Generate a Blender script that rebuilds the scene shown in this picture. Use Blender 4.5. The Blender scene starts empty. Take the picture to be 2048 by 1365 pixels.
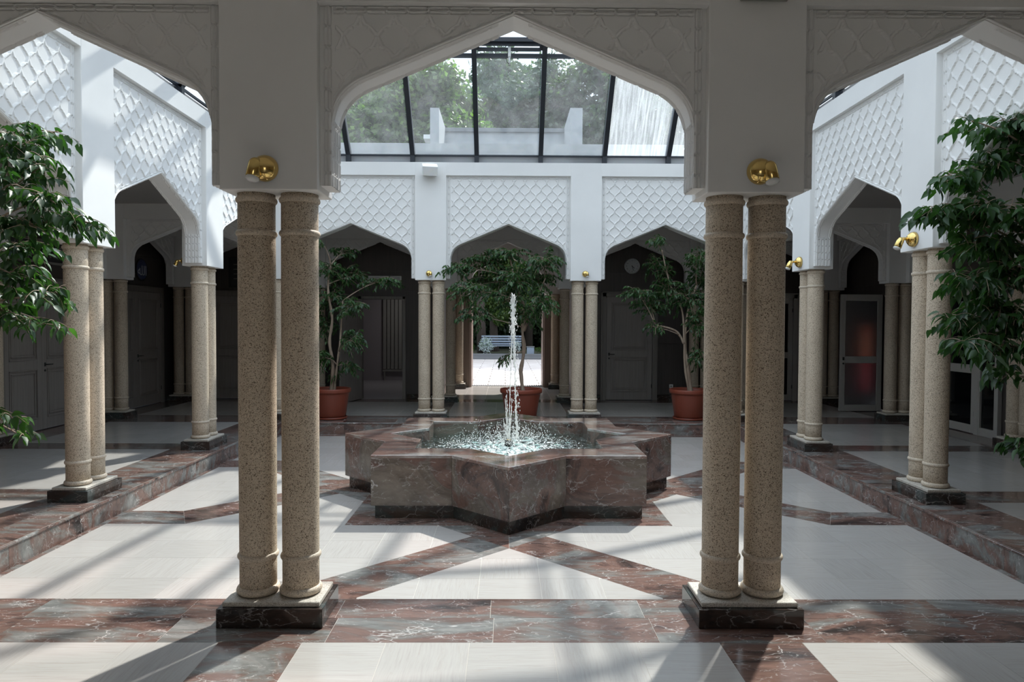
import bpy, math, random
import numpy as np
from mathutils import Vector, Matrix, Euler
random.seed(4)
PI = math.pi
scn = bpy.context.scene
COL = scn.collection

# ------------------------------------------------------------------ camera, sky, sun, exposure
cam = bpy.data.cameras.new('camera')
cam.sensor_width = 36; cam.lens = 1398.3 * 36 / 2048; cam.clip_end = 300; cam.clip_start = .05
camo = bpy.data.objects.new('camera', cam); COL.objects.link(camo); scn.camera = camo
camo.matrix_world = (Matrix.Translation((-.0343, -7.9012, 1.6518)) @ Matrix.Rotation(-.00874, 4, 'Z')
                     @ Matrix.Rotation(PI / 2 - .02681, 4, 'X') @ Matrix.Rotation(.00458, 4, 'Z'))
vs = scn.view_settings
vs.view_transform = 'Standard'; vs.look = 'None'; vs.gamma = 1; vs.use_curve_mapping = False
vs.exposure = 0.0
scn.cycles.use_denoising = True
scn.cycles.max_bounces = 10; scn.cycles.diffuse_bounces = 5; scn.cycles.transparent_max_bounces = 24
scn.cycles.caustics_reflective = False; scn.cycles.caustics_refractive = False
scn.cycles.sample_clamp_indirect = 6

SKY_STRENGTH, SUN_STRENGTH = 3.6, 6.8
world = bpy.data.worlds.new('sky'); scn.world = world; world.use_nodes = True
wn = world.node_tree.nodes; wl = world.node_tree.links
bgn = wn['Background']; bgn.inputs['Strength'].default_value = SKY_STRENGTH
wtc = wn.new('ShaderNodeTexCoord'); wno = wn.new('ShaderNodeTexNoise'); wrp = wn.new('ShaderNodeValToRGB')
wno.inputs['Scale'].default_value = 2.2; wno.inputs['Detail'].default_value = 7; wno.inputs['Roughness'].default_value = .55
wrp.color_ramp.elements[0].position = .38; wrp.color_ramp.elements[0].color = (.50, .63, .84, 1)
wrp.color_ramp.elements[1].position = .56; wrp.color_ramp.elements[1].color = (.84, .91, 1.0, 1)
wl.new(wtc.outputs['Generated'], wno.inputs['Vector']); wl.new(wno.outputs['Fac'], wrp.inputs['Fac'])
wsx = wn.new('ShaderNodeSeparateXYZ'); wl.new(wtc.outputs['Generated'], wsx.inputs[0])      # overcast sky: zenith three times the horizon
wmr = wn.new('ShaderNodeMapRange'); wmr.inputs['To Min'].default_value = .333; wmr.inputs['To Max'].default_value = 1.0; wl.new(wsx.outputs['Z'], wmr.inputs['Value'])
wmx = wn.new('ShaderNodeVectorMath'); wmx.operation = 'SCALE'; wl.new(wrp.outputs['Color'], wmx.inputs[0]); wl.new(wmr.outputs[0], wmx.inputs['Scale'])
wl.new(wmx.outputs[0], bgn.inputs['Color'])
sl = bpy.data.lights.new('sun', 'SUN'); sl.energy = SUN_STRENGTH; sl.angle = math.radians(1.25); sl.color = (1, .955, .90)
so = bpy.data.objects.new('sun', sl); COL.objects.link(so)
so.rotation_euler = Vector((.319, .547, .774)).to_track_quat('Z', 'Y').to_euler()

# ------------------------------------------------------------------ helpers
def tag(o, label=None, cat=None, group=None, kind=None):
    if label: o['label'] = label
    if cat: o['category'] = cat
    if group: o['group'] = group
    if kind: o['kind'] = kind
    return o

def empty(name, loc=(0, 0, 0), rz=0, parent=None):
    o = bpy.data.objects.new(name, None); COL.objects.link(o); o.location = loc; o.rotation_euler = (0, 0, rz)
    o.empty_display_size = .1
    if parent: o.parent = parent
    return o

def struct(name, loc=(0, 0, 0), rz=0):
    return tag(empty(name, loc, rz), kind='structure')

def thing(name, label, cat, loc=(0, 0, 0), rz=0, group=None):
    return tag(empty(name, loc, rz), label, cat, group)

def link(name, me, parent=None, loc=(0, 0, 0), rot=(0, 0, 0), scale=None):
    o = bpy.data.objects.new(name, me); COL.objects.link(o)
    if parent: o.parent = parent
    o.location = loc; o.rotation_euler = rot
    if scale: o.scale = scale
    return o

def np_mesh(name, V, F, m, smooth=False):
    """V (n,3), F (k,3|4) arrays -> mesh"""
    V = np.asarray(V, np.float32); F = np.asarray(F, np.int32)
    me = bpy.data.meshes.new(name); k = F.shape[1]
    me.vertices.add(len(V)); me.vertices.foreach_set('co', V.ravel())
    me.loops.add(F.size); me.loops.foreach_set('vertex_index', F.ravel())
    me.polygons.add(len(F)); me.polygons.foreach_set('loop_start', np.arange(0, F.size, k, dtype=np.int32))
    if smooth: me.polygons.foreach_set('use_smooth', np.ones(len(F), bool))
    me.update(calc_edges=True)
    if m: me.materials.append(m)
    return me

class MB:
    def __init__(s): s.v = []; s.f = []; s.sm = []
    def _add(s, vs, fs, smooth=False):
        n = len(s.v); s.v += [tuple(p) for p in vs]
        for f in fs: s.f.append([n + i for i in f]); s.sm.append(smooth)
        return s
    def box(s, x0, x1, y0, y1, z0, z1, b=0):
        if x0 > x1: x0, x1 = x1, x0
        if y0 > y1: y0, y1 = y1, y0
        if b <= 0:
            return s._add([(x0, y0, z0), (x1, y0, z0), (x1, y1, z0), (x0, y1, z0), (x0, y0, z1), (x1, y0, z1), (x1, y1, z1), (x0, y1, z1)],
                   [(3, 2, 1, 0), (4, 5, 6, 7), (0, 1, 5, 4), (1, 2, 6, 5), (2, 3, 7, 6), (3, 0, 4, 7)])
        vs = []
        for z, i in ((z0, b), (z0 + b, 0), (z1 - b, 0), (z1, b)):
            X0, X1, Y0, Y1 = x0 + i, x1 - i, y0 + i, y1 - i; c = 0 if i else b
            vs += [(X0 + c, Y0, z), (X1 - c, Y0, z), (X1, Y0 + c, z), (X1, Y1 - c, z), (X1 - c, Y1, z), (X0 + c, Y1, z), (X0, Y1 - c, z), (X0, Y0 + c, z)]
        fs = [tuple(range(7, -1, -1)), tuple(range(24, 32))]
        for k in range(3):
            for j in range(8): fs.append((k * 8 + j, k * 8 + (j + 1) % 8, k * 8 + 8 + (j + 1) % 8, k * 8 + 8 + j))
        return s._add(vs, fs)
    def prism(s, poly, z0, z1):
        n = len(poly)
        vs = [(p[0], p[1], z0) for p in poly] + [(p[0], p[1], z1) for p in poly]
        fs = [tuple(range(n - 1, -1, -1)), tuple(range(n, 2 * n))] + [(i, (i + 1) % n, n + (i + 1) % n, n + i) for i in range(n)]
        return s._add(vs, fs)
    def bar(s, a, b, w, h, up=(0, 0, 1)):
        a, b, up = Vector(a), Vector(b), Vector(up); d = (b - a).normalized(); sx = d.cross(up)
        if sx.length < 1e-4: sx = d.cross(Vector((1, 0, 0)))
        sx.normalize(); u = sx.cross(d).normalized(); vs = []
        for p in (a, b):
            for i, j in ((-1, -1), (1, -1), (1, 1), (-1, 1)): vs.append(p + sx * (i * w / 2) + u * (j * h / 2))
        return s._add(vs, [(0, 1, 2, 3), (7, 6, 5, 4), (0, 4, 5, 1), (1, 5, 6, 2), (2, 6, 7, 3), (3, 7, 4, 0)])
    def tube(s, path, rad, n=8, caps=True):
        path = [Vector(p) for p in path]; k = len(path)
        if not hasattr(rad, '__len__'): rad = [rad] * k
        vs = []; ref = Vector((.3, .2, 1)).normalized()
        for i, p in enumerate(path):
            d = (path[min(i + 1, k - 1)] - path[max(i - 1, 0)]).normalized()
            a = d.cross(ref)
            if a.length < .05: a = d.cross(Vector((1, 0, 0)))
            a.normalize(); b = d.cross(a)
            for j in range(n):
                t = 2 * PI * j / n; vs.append(p + (a * math.cos(t) + b * math.sin(t)) * rad[i])
        fs = [(i * n + j, i * n + (j + 1) % n, (i + 1) * n + (j + 1) % n, (i + 1) * n + j) for i in range(k - 1) for j in range(n)]
        s._add(vs, fs, True)
        if caps:
            m = len(s.v) - k * n
            s.f += [[m + j for j in range(n - 1, -1, -1)], [m + (k - 1) * n + j for j in range(n)]]; s.sm += [False, False]
        return s
    def lathe(s, prof, c=(0, 0, 0), n=32, M=None, smooth=True):
        vs = []
        for r, z in prof:
            for j in range(n):
                t = 2 * PI * j / n; p = Vector((r * math.cos(t), r * math.sin(t), z))
                if M: p = M @ p
                vs.append(p + Vector(c))
        k = len(prof)
        fs = [(i * n + j, i * n + (j + 1) % n, (i + 1) * n + (j + 1) % n, (i + 1) * n + j) for i in range(k - 1) for j in range(n)]
        s._add(vs, fs, smooth); m = len(s.v) - k * n
        s.f += [[m + j for j in range(n - 1, -1, -1)], [m + (k - 1) * n + j for j in range(n)]]; s.sm += [False, False]
        return s
    def mesh(s, name, m):
        me = bpy.data.meshes.new(name); me.from_pydata(s.v, [], s.f)
        me.polygons.foreach_set('use_smooth', s.sm); me.update()
        if m: me.materials.append(m)
        return me
    def build(s, name, m, parent=None, loc=(0, 0, 0), rot=(0, 0, 0)):
        return link(name, s.mesh(name, m), parent, loc, rot)

# ------------------------------------------------------------------ materials
def newmat(name):
    m = bpy.data.materials.new(name); m.use_nodes = True
    return m, m.node_tree.nodes, m.node_tree.links, m.node_tree.nodes['Principled BSDF']

def plain(name, col, rough=.6, metal=0, spec=None, coat=0):
    m, n, l, b = newmat(name)
    b.inputs['Base Color'].default_value = (*col, 1); b.inputs['Roughness'].default_value = rough
    b.inputs['Metallic'].default_value = metal
    if spec is not None: b.inputs['Specular IOR Level'].default_value = spec
    if coat: b.inputs['Coat Weight'].default_value = coat
    no = n.new('ShaderNodeTexNoise'); no.inputs['Scale'].default_value = 14; no.inputs['Detail'].default_value = 5
    tc = n.new('ShaderNodeTexCoord'); l.new(tc.outputs['Object'], no.inputs['Vector'])
    mx = n.new('ShaderNodeMix'); mx.data_type = 'RGBA'; mx.blend_type = 'MULTIPLY'; mx.inputs[0].default_value = .12
    mx.inputs[6].default_value = (*col, 1); l.new(no.outputs['Color'], mx.inputs[7]); l.new(mx.outputs[2], b.inputs['Base Color'])
    return m

def ramp(n, stops):
    r = n.new('ShaderNodeValToRGB'); e = r.color_ramp.elements
    while len(e) < len(stops): e.new(.5)
    for k, (p, c) in enumerate(stops): e[k].position = p; e[k].color = (*c, 1) if len(c) == 3 else c
    return r

def mixc(n, l, fac, a, b, mode='MIX'):
    mx = n.new('ShaderNodeMix'); mx.data_type = 'RGBA'; mx.blend_type = mode
    for k, v in ((0, fac), (6, a), (7, b)):
        if isinstance(v, (int, float)): mx.inputs[k].default_value = v
        elif isinstance(v, tuple): mx.inputs[k].default_value = (*v, 1)
        else: l.new(v, mx.inputs[k])
    return mx.outputs[2]

def math_(n, l, op, a, b=0.0):
    m = n.new('ShaderNodeMath'); m.operation = op
    for k, v in ((0, a), (1, b)):
        if isinstance(v, (int, float)): m.inputs[k].default_value = v
        else: l.new(v, m.inputs[k])
    return m.outputs[0]

def coords(n, l, spread=37.0):
    """world position plus a shift drawn per object, so every slab is cut from another part of the block"""
    g = n.new('ShaderNodeNewGeometry'); oi = n.new('ShaderNodeObjectInfo')
    sc = n.new('ShaderNodeVectorMath'); sc.operation = 'SCALE'; sc.inputs[0].default_value = (spread, spread * .7, spread * 1.3)
    l.new(oi.outputs['Random'], sc.inputs['Scale'])
    ad = n.new('ShaderNodeVectorMath'); ad.operation = 'ADD'; l.new(g.outputs['Position'], ad.inputs[0]); l.new(sc.outputs[0], ad.inputs[1])
    return ad.outputs[0], oi

def noise(n, l, vec, scale, detail=5, rough=.55, dist=0):
    t = n.new('ShaderNodeTexNoise'); t.inputs['Scale'].default_value = scale; t.inputs['Detail'].default_value = detail
    t.inputs['Roughness'].default_value = rough; t.inputs['Distortion'].default_value = dist; l.new(vec, t.inputs['Vector'])
    return t

def marble(name, tone=1.0, green=0.0, rough=.13, vein=1.0, grey=(.155, .165, .160)):
    m, n, l, b = newmat(name); v0, oi = coords(n, l)
    mp = n.new('ShaderNodeMapping'); mp.inputs['Rotation'].default_value = (.5, .35, .45); mp.inputs['Scale'].default_value = (.75, 1.7, 1.3)
    l.new(v0, mp.inputs['Vector']); v = mp.outputs['Vector']
    a = noise(n, l, v, 1.5, 9, .62, 1.1)
    T = lambda c: tuple(x * tone * (1 - green * (.75 if i == 0 else .1)) for i, x in enumerate(c))
    r = ramp(n, [(.33, T((.032, .026, .025))), (.40, T((.095, .060, .052))), (.455, T((.175, .105, .086))), (.50, T((.145, .092, .078))), (.535, T((.165, .135, .120))),
                 (.575, T(grey)), (.64, T(tuple(g_ * 1.4 for g_ in grey))), (.76, T((.16, .105, .09)))])
    l.new(a.outputs['Fac'], r.inputs['Fac'])
    m3 = n.new('ShaderNodeMapping'); m3.inputs['Rotation'].default_value = (.2, .1, .9); m3.inputs['Scale'].default_value = (1.2, 6, 4); l.new(v0, m3.inputs['Vector'])
    st = noise(n, l, m3.outputs['Vector'], 2.2, 7, .65, .8); sr = ramp(n, [(.3, (.70, .68, .66)), (.5, (1, 1, 1)), (.7, (1.22, 1.2, 1.18))]); l.new(st.outputs['Fac'], sr.inputs['Fac'])
    cur = mixc(n, l, 1.0, r.outputs['Color'], sr.outputs['Color'], 'MULTIPLY')
    vc = min(1, .45 + tone * .4) * .62
    # white veins: cracks between warped cells, kept only in patches
    for sc, w, amt, lo, hi in ((2.3, .012, .85, .50, .60), (6.5, .022, .75, .50, .60), (15, .04, .5, .52, .62)):
        wv = noise(n, l, v, sc * 1.3, 4, .6); ad = n.new('ShaderNodeVectorMath'); ad.operation = 'MULTIPLY_ADD'
        l.new(wv.outputs['Color'], ad.inputs[0]); ad.inputs[1].default_value = (.9 / sc,) * 3; l.new(v, ad.inputs[2])
        vo = n.new('ShaderNodeTexVoronoi'); vo.feature = 'DISTANCE_TO_EDGE'; vo.inputs['Scale'].default_value = sc; l.new(ad.outputs[0], vo.inputs['Vector'])
        k = math_(n, l, 'MAXIMUM', math_(n, l, 'SUBTRACT', 1.0, math_(n, l, 'DIVIDE', vo.outputs['Distance'], w)), 0.0)
        mk = noise(n, l, v, sc * .7 + .6, 4, .6); mr = ramp(n, [(lo, (0, 0, 0)), (hi, (1, 1, 1))]); l.new(mk.outputs['Fac'], mr.inputs['Fac'])
        f = math_(n, l, 'MULTIPLY', math_(n, l, 'MULTIPLY', k, mr.outputs['Color']), amt * vein)
        cur = mixc(n, l, f, cur, (vc, vc * .96, vc * .93))
    l.new(cur, b.inputs['Base Color']); b.inputs['Roughness'].default_value = rough
    return m

def cream(name, along_x):
    m, n, l, b = newmat(name); v, oi = coords(n, l, 23)
    mp = n.new('ShaderNodeMapping'); mp.inputs['Scale'].default_value = (4.5, 95, 1) if along_x else (95, 4.5, 1)
    wv = noise(n, l, v, 2.4, 3); ad = n.new('ShaderNodeVectorMath'); ad.operation = 'MULTIPLY_ADD'
    l.new(wv.outputs['Color'], ad.inputs[0]); ad.inputs[1].default_value = (.05, .05, 0); l.new(v, ad.inputs[2])
    l.new(ad.outputs[0], mp.inputs['Vector'])
    a = noise(n, l, mp.outputs['Vector'], 1.0, 6, .6)
    r = ramp(n, [(.30, (.395, .370, .348)), (.45, (.44, .417, .395)), (.60, (.458, .437, .416)), (.75, (.475, .455, .435))])
    l.new(a.outputs['Fac'], r.inputs['Fac'])
    # sparse dark hair lines along the bedding
    mp2 = n.new('ShaderNodeMapping'); mp2.inputs['Scale'].default_value = (1.6, 17, 1) if along_x else (17, 1.6, 1)
    l.new(ad.outputs[0], mp2.inputs['Vector']); h = noise(n, l, mp2.outputs['Vector'], 1.0, 4, .6)
    d = math_(n, l, 'ABSOLUTE', math_(n, l, 'SUBTRACT', h.outputs['Fac'], .42))
    k = math_(n, l, 'MAXIMUM', math_(n, l, 'SUBTRACT', 1.0, math_(n, l, 'DIVIDE', d, .011)), 0.0)
    c = mixc(n, l, math_(n, l, 'MULTIPLY', k, .38), r.outputs['Color'], (.40, .35, .30))
    vr = ramp(n, [(0, (.92, .915, .91)), (1, (1.0, .995, .99))]); l.new(oi.outputs['Random'], vr.inputs['Fac'])
    c = mixc(n, l, 1.0, c, vr.outputs['Color'], 'MULTIPLY')
    l.new(c, b.inputs['Base Color']); b.inputs['Roughness'].default_value = .20
    return m

def granite(name, base, speck, amt, rough=.75, scale=250):
    m, n, l, b = newmat(name); v, oi = coords(n, l, 11)
    vo = n.new('ShaderNodeTexVoronoi'); vo.inputs['Scale'].default_value = scale; l.new(v, vo.inputs['Vector'])
    sp = n.new('ShaderNodeSeparateColor'); l.new(vo.outputs['Color'], sp.inputs['Color'])
    r = ramp(n, [(0, speck), (amt, speck), (amt + .03, tuple(x * .8 for x in base)), (.72, base), (.95, tuple(min(1, x * 1.18) for x in base))])
    l.new(sp.outputs['Red'], r.inputs['Fac'])
    ns = noise(n, l, v, 3.5, 4); rr = ramp(n, [(.3, (.88, .87, .86)), (.7, (1, 1, 1))]); l.new(ns.outputs['Fac'], rr.inputs['Fac'])
    c = mixc(n, l, 1.0, r.outputs['Color'], rr.outputs['Color'], 'MULTIPLY')
    fb = noise(n, l, v, 120, 3); bp = n.new('ShaderNodeBump'); bp.inputs['Strength'].default_value = .25; bp.inputs['Distance'].default_value = .003
    l.new(fb.outputs['Fac'], bp.inputs['Height']); l.new(bp.outputs['Normal'], b.inputs['Normal'])
    l.new(c, b.inputs['Base Color']); b.inputs['Roughness'].default_value = rough
    return m

def plaster(name, col):
    m, n, l, b = newmat(name); g = n.new('ShaderNodeNewGeometry')
    a = noise(n, l, g.outputs['Position'], 1.3, 6); r = ramp(n, [(.3, tuple(x * .94 for x in col)), (.7, col)]); l.new(a.outputs['Fac'], r.inputs['Fac'])
    f = noise(n, l, g.outputs['Position'], 60, 3); bp = n.new('ShaderNodeBump'); bp.inputs['Strength'].default_value = .08; bp.inputs['Distance'].default_value = .004
    l.new(f.outputs['Fac'], bp.inputs['Height']); l.new(bp.outputs['Normal'], b.inputs['Normal'])
    l.new(r.outputs['Color'], b.inputs['Base Color']); b.inputs['Roughness'].default_value = .85; b.inputs['Specular IOR Level'].default_value = .25
    return m

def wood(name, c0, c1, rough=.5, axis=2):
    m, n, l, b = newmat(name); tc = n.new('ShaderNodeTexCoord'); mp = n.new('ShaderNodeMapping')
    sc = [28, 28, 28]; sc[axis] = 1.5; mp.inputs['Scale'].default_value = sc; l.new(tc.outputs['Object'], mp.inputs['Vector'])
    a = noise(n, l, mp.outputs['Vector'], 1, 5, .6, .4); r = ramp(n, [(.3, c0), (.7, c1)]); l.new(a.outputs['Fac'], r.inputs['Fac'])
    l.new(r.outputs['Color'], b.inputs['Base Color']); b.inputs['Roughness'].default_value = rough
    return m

def glazing(name, haze, streak=False, tint=(.94, .97, .97)):
    m, n, l, b = newmat(name); n.remove(b); out = n['Material Output']
    tr = n.new('ShaderNodeBsdfTransparent'); tr.inputs[0].default_value = (*tint, 1)
    gl = n.new('ShaderNodeBsdfGlossy'); gl.inputs['Roughness'].default_value = .015
    gg = n.new('ShaderNodeNewGeometry'); dt = n.new('ShaderNodeVectorMath'); dt.operation = 'DOT_PRODUCT'
    l.new(gg.outputs['Incoming'], dt.inputs[0]); l.new(gg.outputs['Normal'], dt.inputs[1])
    cs = math_(n, l, 'SUBTRACT', 1.0, math_(n, l, 'ABSOLUTE', dt.outputs['Value']))
    fr = math_(n, l, 'ADD', .035, math_(n, l, 'MULTIPLY', math_(n, l, 'POWER', cs, 5.0), .9))
    m1 = n.new('ShaderNodeMixShader'); l.new(fr, m1.inputs[0]); l.new(tr.outputs[0], m1.inputs[1]); l.new(gl.outputs[0], m1.inputs[2])
    tl = n.new('ShaderNodeBsdfTranslucent'); tl.inputs[0].default_value = (.86, .9, .93, 1)
    g = n.new('ShaderNodeNewGeometry'); mp = n.new('ShaderNodeMapping'); mp.inputs['Scale'].default_value = (26, 1.2, 1.2) if streak else (2.5, 2.5, 2.5)
    l.new(g.outputs['Position'], mp.inputs['Vector']); a = noise(n, l, mp.outputs['Vector'], 1.5, 6, .65, .3)
    r = ramp(n, [(.35, (haze * .45,) * 3), (.65, (haze,) * 3)]); l.new(a.outputs['Fac'], r.inputs['Fac'])
    thick = math_(n, l, 'MINIMUM', math_(n, l, 'DIVIDE', r.outputs['Color'], math_(n, l, 'MAXIMUM', math_(n, l, 'SUBTRACT', 1.0, cs), .12)), .85)
    m2 = n.new('ShaderNodeMixShader'); l.new(thick, m2.inputs[0]); l.new(m1.outputs[0], m2.inputs[1]); l.new(tl.outputs[0], m2.inputs[2])
    l.new(m2.outputs[0], out.inputs['Surface'])
    return m

def leafmat(name, dark, light, trans=.35, rough=.35):
    m, n, l, b = newmat(name); out = n['Material Output']
    g = n.new('ShaderNodeNewGeometry')
    no = noise(n, l, g.outputs['Position'], 9, 2); ri = n.new('ShaderNodeMath'); ri.operation = 'MULTIPLY_ADD'
    l.new(g.outputs['Random Per Island'], ri.inputs[0]); ri.inputs[1].default_value = .6; l.new(math_(n, l, 'MULTIPLY', no.outputs['Fac'], .4), ri.inputs[2])
    r = ramp(n, [(.15, dark), (.75, light), (.97, tuple(min(1, x * 1.7) for x in light))]); l.new(ri.outputs[0], r.inputs['Fac'])
    l.new(r.outputs['Color'], b.inputs['Base Color']); b.inputs['Roughness'].default_value = rough
    tl = n.new('ShaderNodeBsdfTranslucent'); c2 = mixc(n, l, 1.0, r.outputs['Color'], (1.6, 2.1, .7), 'MULTIPLY'); l.new(c2, tl.inputs[0])
    mx = n.new('ShaderNodeMixShader'); mx.inputs[0].default_value = trans
    l.new(b.outputs[0], mx.inputs[1]); l.new(tl.outputs[0], mx.inputs[2]); l.new(mx.outputs[0], out.inputs['Surface'])
    return m

M = dict(warmwall=plaster('bounce_plaster', (.86, .74, .58)), ceil=plaster('ceiling_shade_tone', (.42, .40, .38)),  # wall tone warmed to bounce light, ceiling tone darkened for gallery shade
    plaster=plaster('white_plaster', (.81, .81, .80)), marble=marble('red_marble', 1.0, 0, .13, 1.0, (.165, .162, .155)), marble_dark_shade=marble('dark_shade_marble', .32, .18, .10),  # plinth shade darkened into the red marble; also the green-black fountain base
    marble_tank=marble('fountain_marble', .95, .0, .14, 1.0, (.135, .112, .092)), cream_x=cream('cream_stone', True), cream_y=cream('cream_stone', False),
    granite=granite('tan_granite', (.60, .505, .39), (.16, .115, .08), .12), ring=granite('smooth_granite', (.63, .54, .43), (.34, .29, .23), .10, .6),
    slab=granite('pale_granite', (.56, .52, .46), (.30, .26, .21), .14, .6), grout=plain('grout', (.66, .62, .56), .9),
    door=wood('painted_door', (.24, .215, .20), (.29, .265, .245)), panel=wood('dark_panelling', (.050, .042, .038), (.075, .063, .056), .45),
    frame=wood('door_frame', (.17, .155, .14), (.22, .20, .18)), whitewood=plain('pale_door', (.42, .40, .37), .45),
    brass=plain('polished_brass', (.83, .60, .22), .13, 1), iron=plain('dark_steel', (.012, .016, .024), .4), black=plain('black_iron', (.02, .02, .02), .5),
    bulb=plain('bulb_glass', (.75, .76, .76), .15), white=plain('white_plastic', (.78, .79, .78), .4), grey=plain('grey_plastic', (.30, .31, .28), .6),
    terracotta=plain('terracotta_plastic', (.22, .050, .027), .42), soil=plain('potting_soil', (.03, .022, .016), .95),
    bark=wood('ficus_bark', (.20, .14, .10), (.38, .30, .23), .8), treebark=wood('tree_bark', (.035, .028, .022), (.07, .055, .045), .9),
    leaf=leafmat('ficus_leaf', (.014, .040, .017), (.045, .108, .030), .30, .42), leafout=leafmat('tree_leaf', (.030, .065, .022), (.11, .17, .045), .4, .5),
    leafdark=leafmat('dark_tree_leaf', (.018, .035, .022), (.055, .085, .045), .35, .5), silver=leafmat('silver_leaf', (.25, .29, .33), (.45, .5, .55), .2, .6),
    glass=glazing('clear_glazing', .035), fog=glazing('condensation_glazing', .17, True), pond=None, dark=plain('dark_glass', (.004, .005, .006), .05, 0, .6),
    paving=None, concrete=plain('pale_concrete', (.34, .35, .36), .85), lead=plain('lead_coping', (.16, .17, .18), .6), earth=plain('earth', (.05, .055, .025), .95),
    bench=plain('bench_slat', (.22, .27, .33), .5), asphalt=plain('grey_stone', (.16, .165, .17), .8), blue=plain('blue_enamel', (.015, .03, .12), .3),
    lettering=plain('white_lettering', (.62, .66, .72), .5), frieze=plain('frieze_plaster', (.20, .185, .17), .8), inkd=plain('dark_ground', (.035, .035, .035), .8),
    clockface=plain('clock_face', (.50, .52, .53), .35), roomfloor=plain('pale_tile', (.34, .32, .33), .3), roomwall=plain('room_wall', (.30, .27, .28), .7),
    radiator=plain('radiator_enamel', (.26, .25, .23), .4))

M['marble_wet_sheen'] = marble('wet_sheen_marble', 1.3, .0, .10, 1.0, (.20, .18, .17))  # wet coping marble, base lightened to carry the sky reflection
b = M['marble_wet_sheen'].node_tree.nodes['Principled BSDF']; b.inputs['Coat Weight'].default_value = 1; b.inputs['Coat Roughness'].default_value = .12; b.inputs['Coat IOR'].default_value = 1.6
# paving outside: laid courses
m, n, l, b = newmat('sunlit_paving'); g = n.new('ShaderNodeNewGeometry'); a = noise(n, l, g.outputs['Position'], 1.4, 5)
r = ramp(n, [(.3, (.50, .44, .40)), (.7, (.62, .57, .53))]); l.new(a.outputs['Fac'], r.inputs['Fac']); l.new(r.outputs['Color'], b.inputs['Base Color'])
b.inputs['Roughness'].default_value = .8; M['paving'] = m
# water surface
m, n, l, b = newmat('fountain_water'); b.inputs['Base Color'].default_value = (.62, .80, .78, 1); b.inputs['Roughness'].default_value = .03
b.inputs['Transmission Weight'].default_value = .92; b.inputs['IOR'].default_value = 1.33
out = n['Material Output']; tr = n.new('ShaderNodeBsdfTransparent'); tr.inputs[0].default_value = (.74, .86, .84, 1)
g = n.new('ShaderNodeNewGeometry'); f1 = noise(n, l, g.outputs['Position'], 34, 4, .7); f2 = noise(n, l, g.outputs['Position'], 7, 3)
gl = n.new('ShaderNodeBsdfGlossy'); gl.inputs['Roughness'].default_value = .03; gl.inputs[0].default_value = (1, 1, 1, 1)
fr = n.new('ShaderNodeFresnel'); fr.inputs['IOR'].default_value = 1.33
bp = n.new('ShaderNodeBump'); bp.inputs['Strength'].default_value = .5; bp.inputs['Distance'].default_value = .012; l.new(f1.outputs['Fac'], bp.inputs['Height'])
l.new(bp.outputs['Normal'], gl.inputs['Normal']); l.new(bp.outputs['Normal'], fr.inputs['Normal'])
mx = n.new('ShaderNodeMixShader'); l.new(fr.outputs[0], mx.inputs[0]); l.new(tr.outputs[0], mx.inputs[1]); l.new(gl.outputs[0], mx.inputs[2])
df = n.new('ShaderNodeBsdfDiffuse'); df.inputs[0].default_value = (.84, .86, .84, 1)
ln = n.new('ShaderNodeVectorMath'); ln.operation = 'DISTANCE'; l.new(g.outputs['Position'], ln.inputs[0]); ln.inputs[1].default_value = (0, -.35, .27)
fall = math_(n, l, 'MAXIMUM', math_(n, l, 'SUBTRACT', 1.0, math_(n, l, 'DIVIDE', ln.outputs['Value'], 1.15)), 0.0)
sp = math_(n, l, 'MULTIPLY', math_(n, l, 'GREATER_THAN', math_(n, l, 'MULTIPLY_ADD', fall, .22), 0), 1.0)
thr = math_(n, l, 'SUBTRACT', .66, math_(n, l, 'MULTIPLY', fall, .20)); sp = math_(n, l, 'GREATER_THAN', f1.outputs['Fac'], thr)
mx2 = n.new('ShaderNodeMixShader'); l.new(math_(n, l, 'MULTIPLY', sp, .75), mx2.inputs[0]); l.new(mx.outputs[0], mx2.inputs[1]); l.new(df.outputs[0], mx2.inputs[2])
l.new(mx2.outputs[0], out.inputs['Surface']); M['pond'] = m
# falling water
m, n, l, b = newmat('falling_water'); out = n['Material Output']; b.inputs['Base Color'].default_value = (.93, .93, .91, 1); b.inputs['Roughness'].default_value = .08
tr = n.new('ShaderNodeBsdfTransparent'); mx = n.new('ShaderNodeMixShader'); mx.inputs[0].default_value = .62
tl = n.new('ShaderNodeBsdfTranslucent'); tl.inputs[0].default_value = (.95, .95, .92, 1); m3 = n.new('ShaderNodeMixShader'); m3.inputs[0].default_value = .4
l.new(b.outputs[0], m3.inputs[1]); l.new(tl.outputs[0], m3.inputs[2]); l.new(tr.outputs[0], mx.inputs[1]); l.new(m3.outputs[0], mx.inputs[2]); l.new(mx.outputs[0], out.inputs['Surface'])
M['jet'] = m
# frosted glass of the ajar door
m, n, l, b = newmat('frosted_glass'); b.inputs['Base Color'].default_value = (.55, .55, .55, 1); b.inputs['Roughness'].default_value = .45
b.inputs['Transmission Weight'].default_value = .85; M['frost'] = m
m, n, l, b = newmat('red_glow_standin'); g = n.new('ShaderNodeNewGeometry'); s_ = n.new('ShaderNodeSeparateXYZ'); l.new(g.outputs['Position'], s_.inputs[0])  # added emitter imitating a red reflection in the frosted leaf
r = ramp(n, [(.25, (.5, .02, .05)), (.45, (.6, .04, .06)), (.55, (.8, .25, .12)), (.8, (.5, .10, .06))]); l.new(math_(n, l, 'DIVIDE', s_.outputs['Z'], 2.0), r.inputs['Fac'])
l.new(r.outputs['Color'], b.inputs['Emission Color']); b.inputs['Emission Strength'].default_value = .35; M['redlight'] = m

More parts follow.
